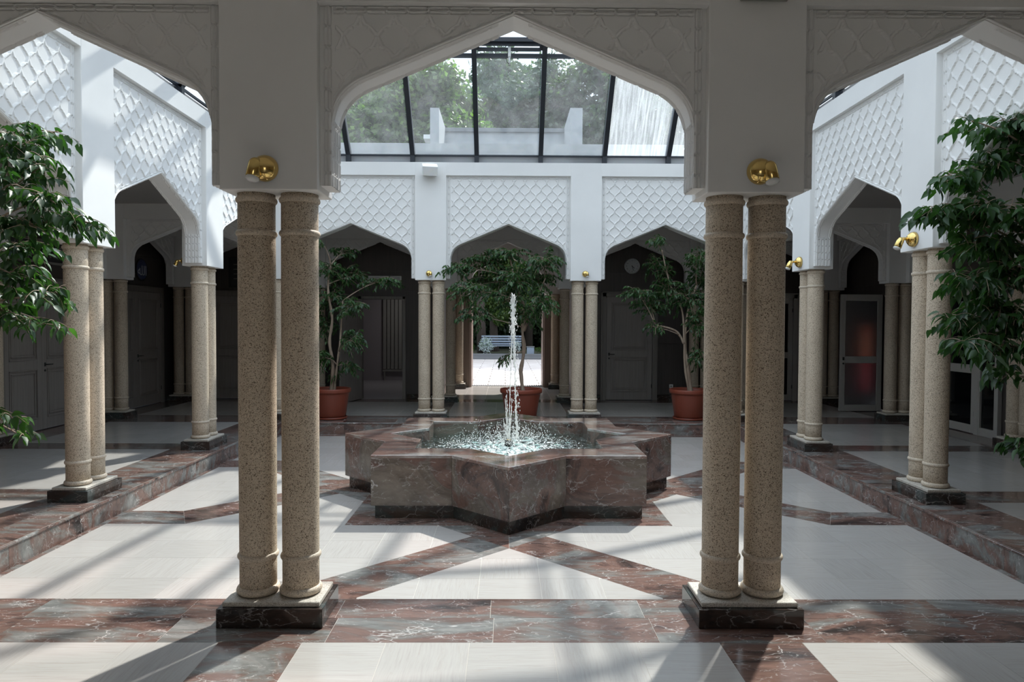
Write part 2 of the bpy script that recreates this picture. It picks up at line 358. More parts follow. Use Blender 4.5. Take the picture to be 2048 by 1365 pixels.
# ------------------------------------------------------------------ plan
G1, G2, G3 = 1.3, 3.995, 6.67
ZB, ZT, ZR, ZC = 2.352, 4.315, 4.10, 3.60     # pier block underside, wall top, courtyard recess top, gallery ceiling
S = -.189                                      # courtyard floor
YC = -.135                                     # centre of fountain and pavement figure
EX, EF, EBK = 3.71, -3.79, 3.515               # step edges: sides, front, back

# ---- carved arch panel: height field -------------------------------------------------
def band(d, w):            # smooth ridge of half width w
    return np.clip(1 - (np.abs(d) / w) ** 4, 0, 1)

def chain(a, b, L=.112, c=.0115, w=.0050):
    ph = (a / L) % 2.0
    g = np.where(ph < .82, c, np.where(ph < 1.0, c - 2 * c * (ph - .82) / .18, np.where(ph < 1.82, -c, -c + 2 * c * (ph - 1.82) / .18)))
    r = np.maximum(band(b - g, w), band(b + g, w))
    gr = np.minimum(np.abs(b - g), np.abs(b + g)) - w          # cut line beside each strand
    return r - .55 * ((gr > 0) & (gr < .0052) & (np.abs(b) < c + w + .006))

def sebka(x, z):
    """interlaced net: every strand drops steeply from a crown, steps out through two cusps and runs flat over the next crown"""
    P, H = .183, .117
    out = np.zeros_like(x)
    for lev in (0, 1):                        # a strand also runs a little past its crown into the row below
        r = np.floor(z / H) + lev; q = r + (1 - lev) - z / H if lev == 0 else np.zeros_like(z)
        if lev: break
        dx = (x + (r % 2) * P / 2 + P / 2) % P - P / 2
        kq, kx = [0, .1, .42, .56, .72, .9, 1.0], [.01, .07, .25, .55, .74, .95, 1.0]
        X = P / 2 * np.interp(q, kq, kx); dX = P / 2 * np.interp(q, [0, .2, .45, .6, .8, 1], [.75, .65, .9, 1.2, 1.1, .8]) / H
        w_in = .0098 + .005 * ((q > .44) & (q < .52)) + .004 * ((q > .58) & (q < .66)); w_out = .0108
        sd = (np.abs(dx) - X) / np.sqrt(1 + dX ** 2)
        h = np.where(sd < 0, np.clip((w_in + sd) / .0022, 0, 1), np.clip((w_out - sd) / .0022, 0, 1))
        h = h * np.where(dx < 0, .50 + .30 * q, 1.0)
        out = np.maximum(out, h)
        cut = np.where(sd < 0, -sd - w_in, sd - w_out); out = out - .12 * ((cut > .0005) & (cut < .0062) & (q > .12) & (q < .9))
        out = np.where((sd < 0) & (np.abs(-sd - w_in - .002) < .005) & (((q > .51) & (q < .59)) | ((q > .65) & (q < .73))), -.9, out)      # sunk cusps
        # right-hand strand carried over the crown below
        ob = (np.abs(dx) - P / 2) * -1; tail = np.clip((.011 - np.abs(ob)) / .0022, 0, 1) * (q > .93) * (dx > 0)
        out = np.maximum(out, tail)
    return out

JX, APEX, LEG = .98, 3.30, 2.385
def bez(t):      # shoulder curve
    p0, p1, p2 = np.array([.80, 2.962]), np.array([.972, 2.889]), np.array([.98, 2.70])
    return ((1 - t) ** 2)[:, None] * p0 + (2 * t * (1 - t))[:, None] * p1 + (t ** 2)[:, None] * p2

def half_profile(step):
    xs = np.arange(0, .80, step); line = np.stack([xs, APEX - .4225 * xs], 1)
    t = np.linspace(0, 1, max(8, int(.36 / step))); return line, bez(t)

def face_grid(step, ztop, sign, yoff):
    """front face of the spandrel, sign = -1 looks to -y"""
    line, bz = half_profile(step)
    right = np.concatenate([line, bz[:-1]]); prof = np.concatenate([right[:0:-1] * [-1, 1], right])
    V, F = [], []; base = 0
    nz = int((ztop - LEG) / step * .72)
    cols = prof
    t = np.linspace(0, 1, nz) ** 1.0
    X = np.repeat(cols[:, 0][:, None], nz, 1); Z0 = cols[:, 1][:, None]; Zg = Z0 + (ztop - Z0) * t[None, :]
    blocks = [(X, Zg)]
    xs = np.linspace(JX, 1.046, max(4, int(.066 / step))); zz = np.arange(LEG, ztop + 1e-6, step); zz[-1] = ztop
    for sg in (-1, 1):
        a = xs if sg > 0 else -xs[::-1]
        blocks.append((np.repeat(a[:, None], len(zz), 1), np.repeat(zz[None, :], len(a), 0)))
    # dense curve used for distances
    tt = np.linspace(0, 1, 40); bl = bez(tt)
    for X, Z in blocks:
        ax = np.abs(X)
        dl = ((Z - (APEX - .4225 * ax)) / math.sqrt(1 + .4225 ** 2))
        dcv = np.min(np.sqrt((ax[..., None] - bl[:, 0]) ** 2 + (Z[..., None] - bl[:, 1]) ** 2), -1)
        d = np.where(ax < .80, np.minimum(np.maximum(dl, 0), np.where(ax > .72, dcv, 9)), dcv)
        d = np.where((Z < 2.70) | (ax >= JX), np.minimum(np.where(ax >= JX, ax - JX, 9), d), d)
        h = .0145 * sebka(X, Z - APEX)
        fm = np.clip((ztop - .062 - Z) / .004, 0, 1) * np.clip((.958 - ax) / .004, 0, 1) * np.clip((d - .040) / .004, 0, 1)
        h = h * fm
        h = h + .011 * np.where(Z > ztop - .06, chain(X, Z - (ztop - .033)), 0) * (ax < .97)
        h = h + .011 * np.where((ax > .972) & (ax < 1.03) & (Z < ztop - .012), chain(Z, ax - 1.0), 0)
        sarc = X * 1.085
        ml = (ax < .97)
        h = h + .010 * ml * (d < .036) * (band(d - .010, .0045) + band(d - .030, .0035) * ((sarc / .105) % 1 < .55) - .5 * band(d - .019, .004))
        nx, nzz = X.shape; idx = np.arange(nx * nzz).reshape(nx, nzz) + base
        V.append(np.stack([X, np.full_like(X, yoff) + sign * h, Z], -1).reshape(-1, 3))
        q = np.stack([idx[:-1, :-1], idx[1:, :-1], idx[1:, 1:], idx[:-1, 1:]], -1).reshape(-1, 4)
        if sign > 0: q = q[:, ::-1]
        F.append(q); base += nx * nzz
    return np.concatenate(V), np.concatenate(F)

def soffit_grid(step, hy):
    line, bz = half_profile(step)
    leg = np.stack([np.full(int(.315 / step), JX), np.linspace(2.70, LEG, int(.315 / step) + 1)[1:]], 1)
    right = np.concatenate([line, bz, leg]); prof = np.concatenate([right[:0:-1] * [-1, 1], right])
    n = len(prof); tg = np.gradient(prof, axis=0); tg /= np.linalg.norm(tg, axis=1)[:, None] + 1e-9
    nr = np.stack([tg[:, 1], -tg[:, 0]], 1)       # points into the opening (down)
    s = np.concatenate([[0], np.cumsum(np.linalg.norm(np.diff(prof, axis=0), axis=1))]); s -= s[-1] / 2
    ys = np.linspace(-hy, hy, max(10, int(2 * hy / step)))
    A, B = np.meshgrid(s, ys, indexing='ij'); Z = prof[:, 1][:, None] + 0 * B
    h = .010 * np.maximum(chain(A, B - (hy - .020), .13, .008, .0035), chain(A, B + (hy - .020), .13, .008, .0035))
    leg_h = 0 * h
    for c in (-.066, -.022, .022, .066): leg_h = np.maximum(leg_h, .009 * chain(A, B - c, .085, .0135, .0045))
    lm = (Z < 2.74); h = np.where(lm, leg_h, h * (np.abs(A) > .09))
    edge = (np.abs(B) > hy - 1e-6); h = np.where(edge, 0, h)
    V = np.stack([prof[:, 0][:, None] + nr[:, 0][:, None] * h, B, prof[:, 1][:, None] + nr[:, 1][:, None] * h], -1).reshape(-1, 3)
    idx = np.arange(n * len(ys)).reshape(n, -1)
    F = np.stack([idx[:-1, :-1], idx[:-1, 1:], idx[1:, 1:], idx[1:, :-1]], -1).reshape(-1, 4)
    return V, F[:, ::-1]

def arch_mesh(name, step, hy, top_neg, top_pos):
    parts = [face_grid(step, top_neg, -1, -hy), face_grid(step, top_pos, 1, hy), soffit_grid(step, hy)]
    V, F, b0 = [], [], 0
    for v, f in parts: V.append(v); F.append(f + b0); b0 += len(v)
    caps = []
    for sg in (-1, 1):
        x0, x1 = (JX, 1.046) if sg > 0 else (-1.046, -JX)
        V.append(np.array([[x0, -hy, LEG], [x1, -hy, LEG], [x1, hy, LEG], [x0, hy, LEG]])); F.append(np.array([[3, 2, 1, 0]]) + b0); b0 += 4
    return np_mesh(name, np.concatenate(V), np.concatenate(F), M['plaster'])

HY = .0975
ARCH_HI = arch_mesh('arch_panel', .0048, HY, 3.36, ZR)
ARCH_LO = arch_mesh('arch_panel', .0125, .07, 3.36, 3.36)

def arcade(parent, c, half, along, hi=True, apex_shift=0, pl=None):
    """one carved arch between two piers; c = (x, y) of the bay centre, along = rotation"""
    me = ARCH_HI if hi else ARCH_LO
    return link('arch_panel', me, parent, (c[0], c[1], 0), (0, 0, along), (half / 1.04, 1, 1))

# inner arcades: local frame x along the wall, +y towards the courtyard
def inner_wall(name, cx, cy, rot, front=False):
    w = struct(name, (cx, cy, 0), rot)
    for k in (-1, 1):
        MB().box(k * G1 - .26, k * G1 + .26, -.157, .157, ZB, ZT, .004).build('pier_block', M['plaster'], w)
    for c, hf in ((0, 1.04), (-2.6475, 1.0875), (2.6475, 1.0875)):
        if front and c:
            s = 1 if c > 0 else -1
            link('arch_panel', ARCH_HI, w, (s * 2.55, 0, 0), (0, 0, 0), (.945, 1, 1))
            if s > 0: MB().box(3.5, 3.74, -HY, HY, LEG, ZR).build('wall_infill', M['plaster'], w)
            else: MB().box(-3.74, -3.5, -HY, HY, LEG, ZR).build('wall_infill', M['plaster'], w)
        else:
            link('arch_panel', ARCH_HI, w, (c, 0, 0), (0, 0, 0), (hf / 1.04, 1, 1))
    MB().box(-3.735, 3.735, 0, .155, ZR, ZT).build('cornice_beam', M['plaster'], w)
    MB().box(-3.735, 3.735, -.155, 0, 3.345, ZT).build('gallery_beam', M['plaster'], w)
    return w
wf = inner_wall('wall_front', 0, -G2, 0, True)
wb = inner_wall('wall_back', 0, G2, PI)
wlf = inner_wall('wall_left', -G2, 0, -PI / 2)
wr = inner_wall('wall_right', G2, 0, PI / 2)
for sx, par in ((-1, wlf), (1, wr)):
    for sy in (-1, 1):
        c = MB().box(-.262, .262, -.262, .262, ZB, ZT, .004).build('corner_block', M['plaster'], wb if sy > 0 else wf)
        c.location = (-sx * G2 if sy > 0 else sx * G2, 0, 0)

# outer walls behind the galleries
XO, YO = 7.05, 7.0
def arcade_low(name, cx, cy, rot, bays, blocks, depth=.12):
    w = struct(name, (cx, cy, 0), rot)
    for c, hf in bays: link('arch_panel', ARCH_LO, w, (c, 0, 0), (0, 0, 0), (hf / 1.04, 1, 1))
    for x in blocks: MB().box(x - .26, x + .26, -depth - .002, depth + .002, ZB - .008, ZC, .004).build('pier_block', M['plaster'], w)
    xs = [c - h for c, h in bays] + [c + h for c, h in bays]
    MB().box(min(xs), max(xs), -depth, depth, 3.345, ZC).build('gallery_beam', M['plaster'], w)
    return w
arcade_low('wall_outer_back', 0, 6.6, 0, [(0, 1.04), (-2.6475, 1.0875), (2.6475, 1.0875), (-5.3325, 1.0775), (5.3325, 1.0775)], (-1.3, 1.3, -G2, G2, -G3, G3), .155)
arcade_low('wall_outer_left', -6.82, 3.995, PI / 2, [(-1.3475, 1.0875), (1.3, 1.04), (-3.995, 1.04)], (-2.695, 0, -5.3))
arcade_low('wall_outer_right', 6.82, 3.995, PI / 2, [(-1.3475, 1.0875), (1.3, 1.04), (-3.995, 1.04)], (-2.695, 0, -5.3))
for k, s in enumerate((-1, 1)):
    arcade_low('wall_cross_gallery', s * 5.3325, G2, 0, [(0, 1.0775)], (s * (G3 - 5.3325),), .155)
    arcade_low('wall_cross_gallery', s * G2, 5.2975, PI / 2, [(0, 1.0425)], (), .155)
arcade_low('wall_porch', 0, 9.6, 0, [(0, .94)], (-1.2, 1.2), .12)

W = struct('wall_outer_back')
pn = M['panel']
def wallbox(par, x0, x1, y0, y1, z0, z1, m=pn, nm='wall_panel'):
    return MB().box(x0, x1, y0, y1, z0, z1).build(nm, m, par)
# back wall with an open doorway and the porch
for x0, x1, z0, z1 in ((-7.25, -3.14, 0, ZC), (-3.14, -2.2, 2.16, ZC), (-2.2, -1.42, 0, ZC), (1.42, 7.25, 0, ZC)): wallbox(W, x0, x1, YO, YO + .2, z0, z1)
# proud panelling boards of the back wall
for x0, x1 in ((-6.3, -4.35), (-3.75, -1.6), (1.6, 3.75), (4.35, 6.3)):
    for z0, z1 in ((2.30, 2.72), (2.73, 3.3)): wallbox(W, x0, x1, YO - .015, YO, z0, z1, nm='panel')
for x0, x1, z0, z1 in ((-3.75, -3.22, .12, 1.2), (-3.75, -3.22, 1.21, 2.29), (-2.12, -1.6, .12, 2.29), (1.6, 2.02, .12, 2.29), (3.2, 3.75, .12, 1.2), (3.2, 3.75, 1.21, 2.29)):
    wallbox(W, x0, x1, YO - .015, YO, z0, z1, nm='panel')
Wl = struct('wall_outer_left')
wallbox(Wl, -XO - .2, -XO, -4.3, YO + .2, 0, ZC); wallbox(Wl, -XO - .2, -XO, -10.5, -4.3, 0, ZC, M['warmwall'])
for y0, y1 in ((1.65, 3.7), (4.4, 6.3)): wallbox(Wl, -XO, -XO + .012, y0, y1, 2.9, 3.3, nm='panel')
Wr = struct('wall_outer_right')
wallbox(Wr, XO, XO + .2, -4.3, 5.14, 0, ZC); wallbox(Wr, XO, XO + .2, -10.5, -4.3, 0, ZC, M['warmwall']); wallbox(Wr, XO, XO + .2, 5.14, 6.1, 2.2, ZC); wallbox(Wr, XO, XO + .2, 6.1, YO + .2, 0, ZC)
for y0, y1 in ((1.65, 3.7), (4.4, 6.3)): wallbox(Wr, XO - .012, XO, y0, y1, 2.4, 3.3, nm='panel')
# the room beyond the doorway in the back wall and the store on the side
Rm = struct('wall_side_room')
MB().box(-4.6, -1.62, 11.8, 12.0, 0, 3).box(-4.8, -4.6, 7.2, 12.0, 0, 3).box(-1.63, -1.5, 9.75, 12.0, 0, 3).box(-1.63, -1.621, 7.2, 9.75, 0, 3).box(-4.8, -1.5, 7.2, 12.0, 3, 3.1).build('room_wall', M['roomwall'], Rm)
MB().box(-4.6, -3.75, 9.6, 9.7, 0, 3).build('room_partition', M['roomwall'], Rm)
tag(MB().box(-4.6, -1.63, YO, 11.8, -.1, .001).build('floor_side_room', M['roomfloor']), kind='structure')
rlm = bpy.data.lights.new('room_fill', 'AREA'); rlm.energy = 9; rlm.size = .5; rlo = bpy.data.objects.new('room_fill', rlm); COL.objects.link(rlo); rlo.location = (-2.5, 10.4, 2.9)  # added fill for the dim side room, no lamp seen there
St = struct('wall_store')
MB().box(XO + .2, 9.5, 4.6, 4.8, 0, 3).box(XO + .2, 9.5, 6.9, 7.0, 0, 3).box(9.3, 9.5, 4.6, 7.0, 0, 3).box(XO + .2, 9.5, 4.6, 7.0, 3, 3.1).box(XO + .2, 9.5, 4.6, 7, -.1, 0).build('room_wall', M['panel'], St)
# porch
Po = struct('wall_porch')
porchw = wood('porch_panelling', (.16, .12, .10), (.22, .165, .13), .5)
MB().box(-1.62, -1.42, YO, 9.75, 0, ZC).box(1.42, 1.62, YO, 9.75, 0, ZC).build('side_wall', porchw, Po)
MB().box(-7.25, -4.8, 9.75, 10.0, 0, 4.3).box(-1.62, -.94, 9.75, 10.0, 0, 4.3).box(-4.8, -1.62, 9.75, 10.0, 3.12, 4.3).box(.94, 7.25, 9.75, 10.0, 0, 4.3).build('outer_wall', porchw, Po)
Ce = struct('ceiling')
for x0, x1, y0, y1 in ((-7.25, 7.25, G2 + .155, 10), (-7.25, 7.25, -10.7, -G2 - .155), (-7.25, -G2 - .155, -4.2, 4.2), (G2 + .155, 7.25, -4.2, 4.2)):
    MB().box(x0, x1, y0, y1, ZC, ZC + .3).build('ceiling_slab', M['plaster'] if y0 < -10 else M['ceil'], Ce)  # front slab kept white for bounce, gallery shade put into the other slabs
tag(MB().box(-7.25, -.85, -10.7, -10.5, 0, ZC).box(.85, 7.25, -10.7, -10.5, 0, ZC).box(-.85, .85, -10.7, -10.5, 2.3, ZC).build('wall_entrance', M['warmwall']), kind='structure')  # unseen wall; its opening is added to light the front piers
tag(MB().box(-12, 12, -25, -10.5, -.1, -.002).build('ground_forecourt', M['slab']), kind='structure')

# ------------------------------------------------------------------ column pairs
def ring_me(R, r):
    pr = [(R - .012, -r)] + [(R - .006 + r * .9 * math.cos(t), r * math.sin(t)) for t in np.linspace(-PI / 2, PI / 2, 9)] + [(R - .012, r)]
    return MB().lathe(pr, n=40).mesh('ring', M['ring'])
RING, BRING = ring_me(.101, .018), ring_me(.103, .022)
zs = np.linspace(.131, ZB, 14)
COLME = MB().lathe([(.1000 + .0015 * math.sin((z - .131) / 2.2 * PI), z) for z in zs], n=40).mesh('column', M['granite'])
PLME = MB().box(-.285, .285, -.183, .183, 0, .104, .003).mesh('plinth', M['marble_dark_shade'])
SLME = MB().box(-.262, .262, -.155, .155, .104, .1312, .004).mesh('base_slab', M['slab'])
def columns(x, y, rot, label, offs=((-.1195, 0), (.1195, 0)), group=None, sq=False, name='column_pair'):
    t = thing(name, label, 'column', (x, y, 0), rot, group)
    if sq:
        MB().box(-.285, .285, -.285, .285, 0, .104, .003).build('plinth', M['marble_dark_shade'], t)
        MB().box(-.262, .262, -.262, .262, .104, .1312, .004).build('base_slab', M['slab'], t)
    else:
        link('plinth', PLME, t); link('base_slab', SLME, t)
    for ox, oy in offs:
        c = link('column', COLME, t, (ox, oy, 0))
        for z, me in ((.155, BRING), (.344, RING), (2.136, RING), (2.318, RING)): link('ring', me, c, (0, 0, z))
    return t
H2 = PI / 2
columns(-G1, -G2, 0, 'large speckled granite column pair under the brass lamp left of the fountain')
columns(G1, -G2, 0, 'large speckled granite column pair under the brass lamp right of the fountain')
columns(-G2, -G1, H2, 'granite column pair on the left step edge behind the overhanging ficus branch')
columns(-G2, G1, H2, 'granite column pair on the left step edge, deeper in, with a sunlit block above')
columns(G2, -G1, H2, 'granite column pair on the right step edge beside the dark green ficus')
columns(G2, G1, H2, 'granite column pair on the right step edge with the smaller brass spotlight')
columns(-G1, G2, 0, 'granite column pair across the fountain, just left of the exit opening')
columns(G1, G2, 0, 'granite column pair across the fountain, just right of the exit opening')
Q = ((-.13, -.13), (.13, -.13), (-.13, .13), (.13, .13))
columns(-G2, G2, 0, 'corner cluster of granite columns at the far left corner of the courtyard', Q, sq=True, name='column_cluster')
columns(G2, G2, 0, 'corner cluster of granite columns at the far right corner of the courtyard', Q, sq=True, name='column_cluster')
columns(-G2, -G2, 0, 'corner cluster of granite columns at the near left corner, outside the picture', Q, sq=True, name='column_cluster')
columns(G2, -G2, 0, 'corner cluster of granite columns at the near right corner, outside the picture', Q, sq=True, name='column_cluster')
for s, w_ in ((-1, 'left'), (1, 'right')):
    columns(s * G3, G2, 0, f'shaded granite column pair across the {w_} gallery under the cross arch')
    columns(s * G3, 6.6, 0, f'dim granite column pair in the far {w_} corner of the gallery')
    columns(s * G1, 6.6, 0, f'shaded granite column pair flanking the porch on its {w_} side')
    columns(s * G2, 6.6, 0, f'dim granite column pair against the far wall behind the {w_} potted ficus')
    columns(s * 6.82, G1, H2, f'shaded granite column pair against the {w_} outer wall beside the double door')
    columns(s * 1.2, 9.6, H2, f'warm toned granite column pair inside the porch, {w_} of the exit door', ((-.1, 0), (.118, 0)))

# ------------------------------------------------------------------ floors
def split(poly, a, b):
    """split convex poly by line a->b: (left, right)"""
    L, R = [], []; n = len(poly); dx, dy = b[0] - a[0], b[1] - a[1]
    s = [dx * (p[1] - a[1]) - dy * (p[0] - a[0]) for p in poly]
    for i in range(n):
        p, q, sp, sq = poly[i], poly[(i + 1) % n], s[i], s[(i + 1) % n]
        if sp >= -1e-9: L.append(p)
        if sp <= 1e-9: R.append(p)
        if (sp > 1e-9 and sq < -1e-9) or (sp < -1e-9 and sq > 1e-9):
            t = sp / (sp - sq); c = (p[0] + (q[0] - p[0]) * t, p[1] + (q[1] - p[1]) * t); L.append(c); R.append(c)
    return L, R
def area(p): return abs(sum(p[i][0] * p[(i + 1) % len(p)][1] - p[(i + 1) % len(p)][0] * p[i][1] for i in range(len(p)))) / 2 if len(p) > 2 else 0
def ccw(p):
    a = sum(p[i][0] * p[(i + 1) % len(p)][1] - p[(i + 1) % len(p)][0] * p[i][1] for i in range(len(p)))
    return p if a > 0 else p[::-1]
def subtract(frags, clip):
    clip = ccw(clip); out = []
    xs = [p[0] for p in clip]; ys = [p[1] for p in clip]
    for f in frags:
        if max(p[0] for p in f) <= min(xs) or min(p[0] for p in f) >= max(xs) or max(p[1] for p in f) <= min(ys) or min(p[1] for p in f) >= max(ys): out.append(f); continue
        cur = f; outs = []
        for i in range(len(clip)):
            L, R = split(cur, clip[i], clip[(i + 1) % len(clip)])
            if area(R) > 1e-6: outs.append(R)
            cur = L
            if area(cur) < 1e-6: break
        out += outs if area(cur) > 1e-6 else [f]
    return out
def shrink(poly, d):
    """move every edge of a convex polygon inwards by d"""
    poly = ccw(poly); cur = poly
    for i in range(len(poly)):
        a, b = poly[i], poly[(i + 1) % len(poly)]; L = math.hypot(b[0] - a[0], b[1] - a[1])
        if L < 1e-6: continue
        nx, ny = -(b[1] - a[1]) / L * d, (b[0] - a[0]) / L * d
        cur, _ = split(cur, (a[0] + nx, a[1] + ny), (b[0] + nx, b[1] + ny))
        if len(cur) < 3: return []
    return cur
GAP = .0010
def lay(parent, frags, z, m, name='tile'):
    mb = MB(); ok = False
    for f in frags:
        if area(f) > 4e-4: mb.prism(ccw(f), z - .02, z); ok = True
    if ok: mb.build(name, m, parent)

F1 = struct('floor')
MB().box(-EX, EX, EF, EBK, S - .1, S - .0012).build('grout_bed', M['grout'], F1)
def rot4(poly, k):
    c, s = (1, 0, -1, 0)[k], (0, 1, 0, -1)[k]
    return [(c * p[0] - s * p[1], s * p[0] + c * p[1]) for p in poly]
q1, q2, hb, ht, EN = 1.485, 2.125, 1.02, 1.45, 4.2
slabs = []
for k in range(4):
    arm1 = [((q1 + q2) / 2, (q2 - q1) / 2), (q2, 0), (q2 + .51, .51), ((q1 + q2) / 2 + .51 + .105 - .105, (q2 - q1) / 2 + .51)]
    arm2 = [(q2 + .51, .51), (q2 + hb, hb), (q1 + ht, ht), ((q1 + q2) / 2 + .51, (q2 - q1) / 2 + .51)]
    end = [(q2 + hb, hb), (EN, hb), (EN, ht), (q1 + ht, ht)]
    tip = [(q1, 0), (q1, q2 - q1), ((q1 + q2) / 2, (q2 - q1) / 2), (q2, 0)]
    quad = [(0, 0), (q1, 0), (q1, q1), (0, q1)]
    for p in (arm1, arm2, end, tip): slabs += [rot4(p, k), rot4([(a, -b) for a, b in p], k)]
    slabs.append(rot4(quad, k))
slabs = [[(x, y + YC) for x, y in p] for p in slabs]
rect = [(-3.645, -3.55), (3.645, -3.55), (3.645, 3.30), (-3.645, 3.30)]
def clip_rect(poly, r):
    cur = ccw(poly); r = ccw(r)
    for i in range(4): cur, _ = split(cur, r[i], r[(i + 1) % 4])
    return cur
cut = []
for p in slabs:
    c = clip_rect(p, rect)
    if area(c) > 1e-3: cut.append(c); lay(F1, [shrink(c, GAP * .8)], S, M['marble'], 'marble_slab')
i0 = range(-9, 10)
for i in i0:
    for j in i0:
        sq = [(.43 * i - .215, YC + .43 * j - .215), (.43 * i + .215, YC + .43 * j - .215), (.43 * i + .215, YC + .43 * j + .215), (.43 * i - .215, YC + .43 * j + .215)]
        sq = clip_rect(shrink(sq, GAP), shrink(rect, GAP))
        if area(sq) < 2e-3: continue
        fr = [sq]
        for c in cut: fr = subtract(fr, c)
        lay(F1, fr, S, M['cream_x'] if (i + j) % 2 else M['cream_y'])
def strip(par, x0, x1, y0, y1, z, L, m, name='marble_slab', offs=0):
    """row of slabs along its longer side"""
    if x1 - x0 > y1 - y0:
        e = [x0] + [v for v in np.arange(x0 + (L - offs if offs else L), x1 - .15, L)] + [x1]
        for a, b_ in zip(e, e[1:]): lay(par, [shrink([(a, y0), (b_, y0), (b_, y1), (a, y1)], GAP)], z, m, name)
    else:
        e = [y0] + [v for v in np.arange(y0 + (L - offs if offs else L), y1 - .15, L)] + [y1]
        for a, b_ in zip(e, e[1:]): lay(par, [shrink([(x0, a), (x1, a), (x1, b_), (x0, b_)], GAP)], z, m, name)
for a in ((-EX, -3.645, EF, EBK), (3.645, EX, EF, EBK), (-3.645, 3.645, EF, -3.55), (-3.645, 3.645, 3.30, EBK)): strip(F1, *a, S, .86, M['marble'])

# raised gallery floor
F2 = struct('floor')
bed = MB()
for a in ((-7.05, 7.05, -10.5, EF), (-7.05, 7.05, EBK, YO), (-7.05, -EX, EF, EBK), (EX, 7.05, EF, EBK), (-1.42, 1.42, YO, 9.9)): bed.box(*a, S - .1, -.0012)
bed.build('grout_bed', M['grout'], F2)
def segs(lo_edge, hi_edge):
    s = []
    def run(a, b_, k, kind):
        w = (b_ - a) / k
        for i in range(k): s.append((a + w * i, a + w * (i + 1), kind))
    run(-1.075, 1.075, 5, 0)
    for g in (-1, 1):
        e = (hi_edge if g > 0 else lo_edge)
        for a, b_, k, kd in ((1.075, 1.505, 1, 1), (1.505, e, 5, 0), (e, 4.34, 1, 2), (4.34, 6.49, 5, 0), (6.49, 7.05, 1, 1)):
            (run(a, b_, k, kd) if g > 0 else run(-b_, -a, k, kd))
    return s
SX, SY = segs(EX, EX), segs(-EF, EBK)
SY += [(-10.5 + .4 * i, -10.1 + .4 * i, 0) for i in range(8)] + [(-7.3, -7.05, 1)]
for i, (x0, x1, kx) in enumerate(SX):
    for j, (y0, y1, ky) in enumerate(SY):
        inx, iny = abs((x0 + x1) / 2) < EX, EF < (y0 + y1) / 2 < EBK
        if inx and iny: continue
        marb = kx or ky
        if marb: continue
        ii, jj = int(math.floor(x0 / .43 + .5)), int(math.floor(y0 / .43 + .5))
        lay(F2, [shrink([(x0, y0), (x1, y0), (x1, y1), (x0, y1)], GAP)], 0, M['cream_x'] if (ii + jj) % 2 else M['cream_y'])
# marble bands of the gallery
def ms(x0, x1, y0, y1, L=.865, offs=0): strip(F2, x0, x1, y0, y1, 0, L, M['marble'], 'marble_slab', offs)
ms(-4.34, 4.34, -4.04, EF, .865, .1); ms(-4.34, 4.34, -4.34, -4.04, .865, .08); ms(-4.34, 4.34, EBK, 3.9, .865, .1); ms(-4.34, 4.34, 3.9, 4.34, .865)
for g in (-1, 1):
    for x0, x1 in ((EX, 4.02), (4.02, 4.34)):
        a, b_ = (x0, x1) if g > 0 else (-x1, -x0); ms(a, b_, EF, EBK, 1.02)
    a, b_ = (4.34, 6.49) if g > 0 else (-6.49, -4.34)
    for y0, y1 in ((1.075, 1.505), (-1.505, -1.075), (EBK, 4.34), (-4.34, EF)): ms(a, b_, y0, y1, .72)
    a, b_ = (6.49, 7.05) if g > 0 else (-7.05, -6.49); ms(a, b_, -10.5, YO, .86)
    a, b_ = (1.075, 1.505) if g > 0 else (-1.505, -1.075)
    ms(a, b_, -6.49, -4.34, .72); ms(a, b_, 4.34, 6.49, .72)
    a, b_ = (EX, 4.34) if g > 0 else (-4.34, -EX); ms(a, b_, 4.34, 6.49, .72); ms(a, b_, -6.49, -4.34, .72)
ms(-6.49, 6.49, 6.49, YO, .865); ms(-6.49, 6.49, -7.05, -6.49, .865)
for y in np.arange(YO, 9.8, .42):
    for x in (-1.42, -.947, -.473, 0, .473, .947): lay(F2, [shrink([(x, y), (x + .473, y), (x + .473, min(y + .42, 9.9)), (x, min(y + .42, 9.9))], GAP)], 0, M['cream_x'])
# step risers with nosing
St2 = struct('trim_1')
def riser(x0, x1, y0, y1, L=1.04):
    mb = None
    if x1 - x0 > y1 - y0: e = list(np.arange(x0, x1 - .3, L)) + [x1]; P_ = [(a + .001, b_ - .001, y0, y1) for a, b_ in zip(e, e[1:])]
    else: e = list(np.arange(y0, y1 - .3, L)) + [y1]; P_ = [(x0, x1, a + .001, b_ - .001) for a, b_ in zip(e, e[1:])]
    for p in P_: MB().box(*p, S - .002, -.022, .001).build('riser_slab', M['marble'], St2)
riser(-EX, EX, EBK - .012, EBK - .001); riser(-EX, EX, EF + .001, EF + .012); riser(-EX + .001, -EX + .012, EF, EBK); riser(EX - .012, EX - .001, EF, EBK)
St3 = struct('trim_2')
for a, b_ in (((-EX, EBK - .022), (EX, EBK)), ((-EX, EF), (EX, EF + .022))):
    MB().box(a[0], b_[0], a[1], b_[1], -.0215, -.0005, .004).build('nosing', M['marble'], St3)
for g in (-1, 1): MB().box(g * (EX - .022), g * EX, EF, EBK, -.0215, -.0005, .004).build('nosing', M['marble'], St3)
# dark skirting blocks along the outer walls
Sk = struct('baseboard_back')
for x0, x1 in ((-3.75, -3.2), (-2.14, -1.45), (1.45, 2.0), (3.18, 3.75), (-4.4, -3.75), (3.75, 4.4)): MB().box(x0, x1, YO - .03, YO, 0, .11, .002).build('skirting', M['marble_dark_shade'], Sk)

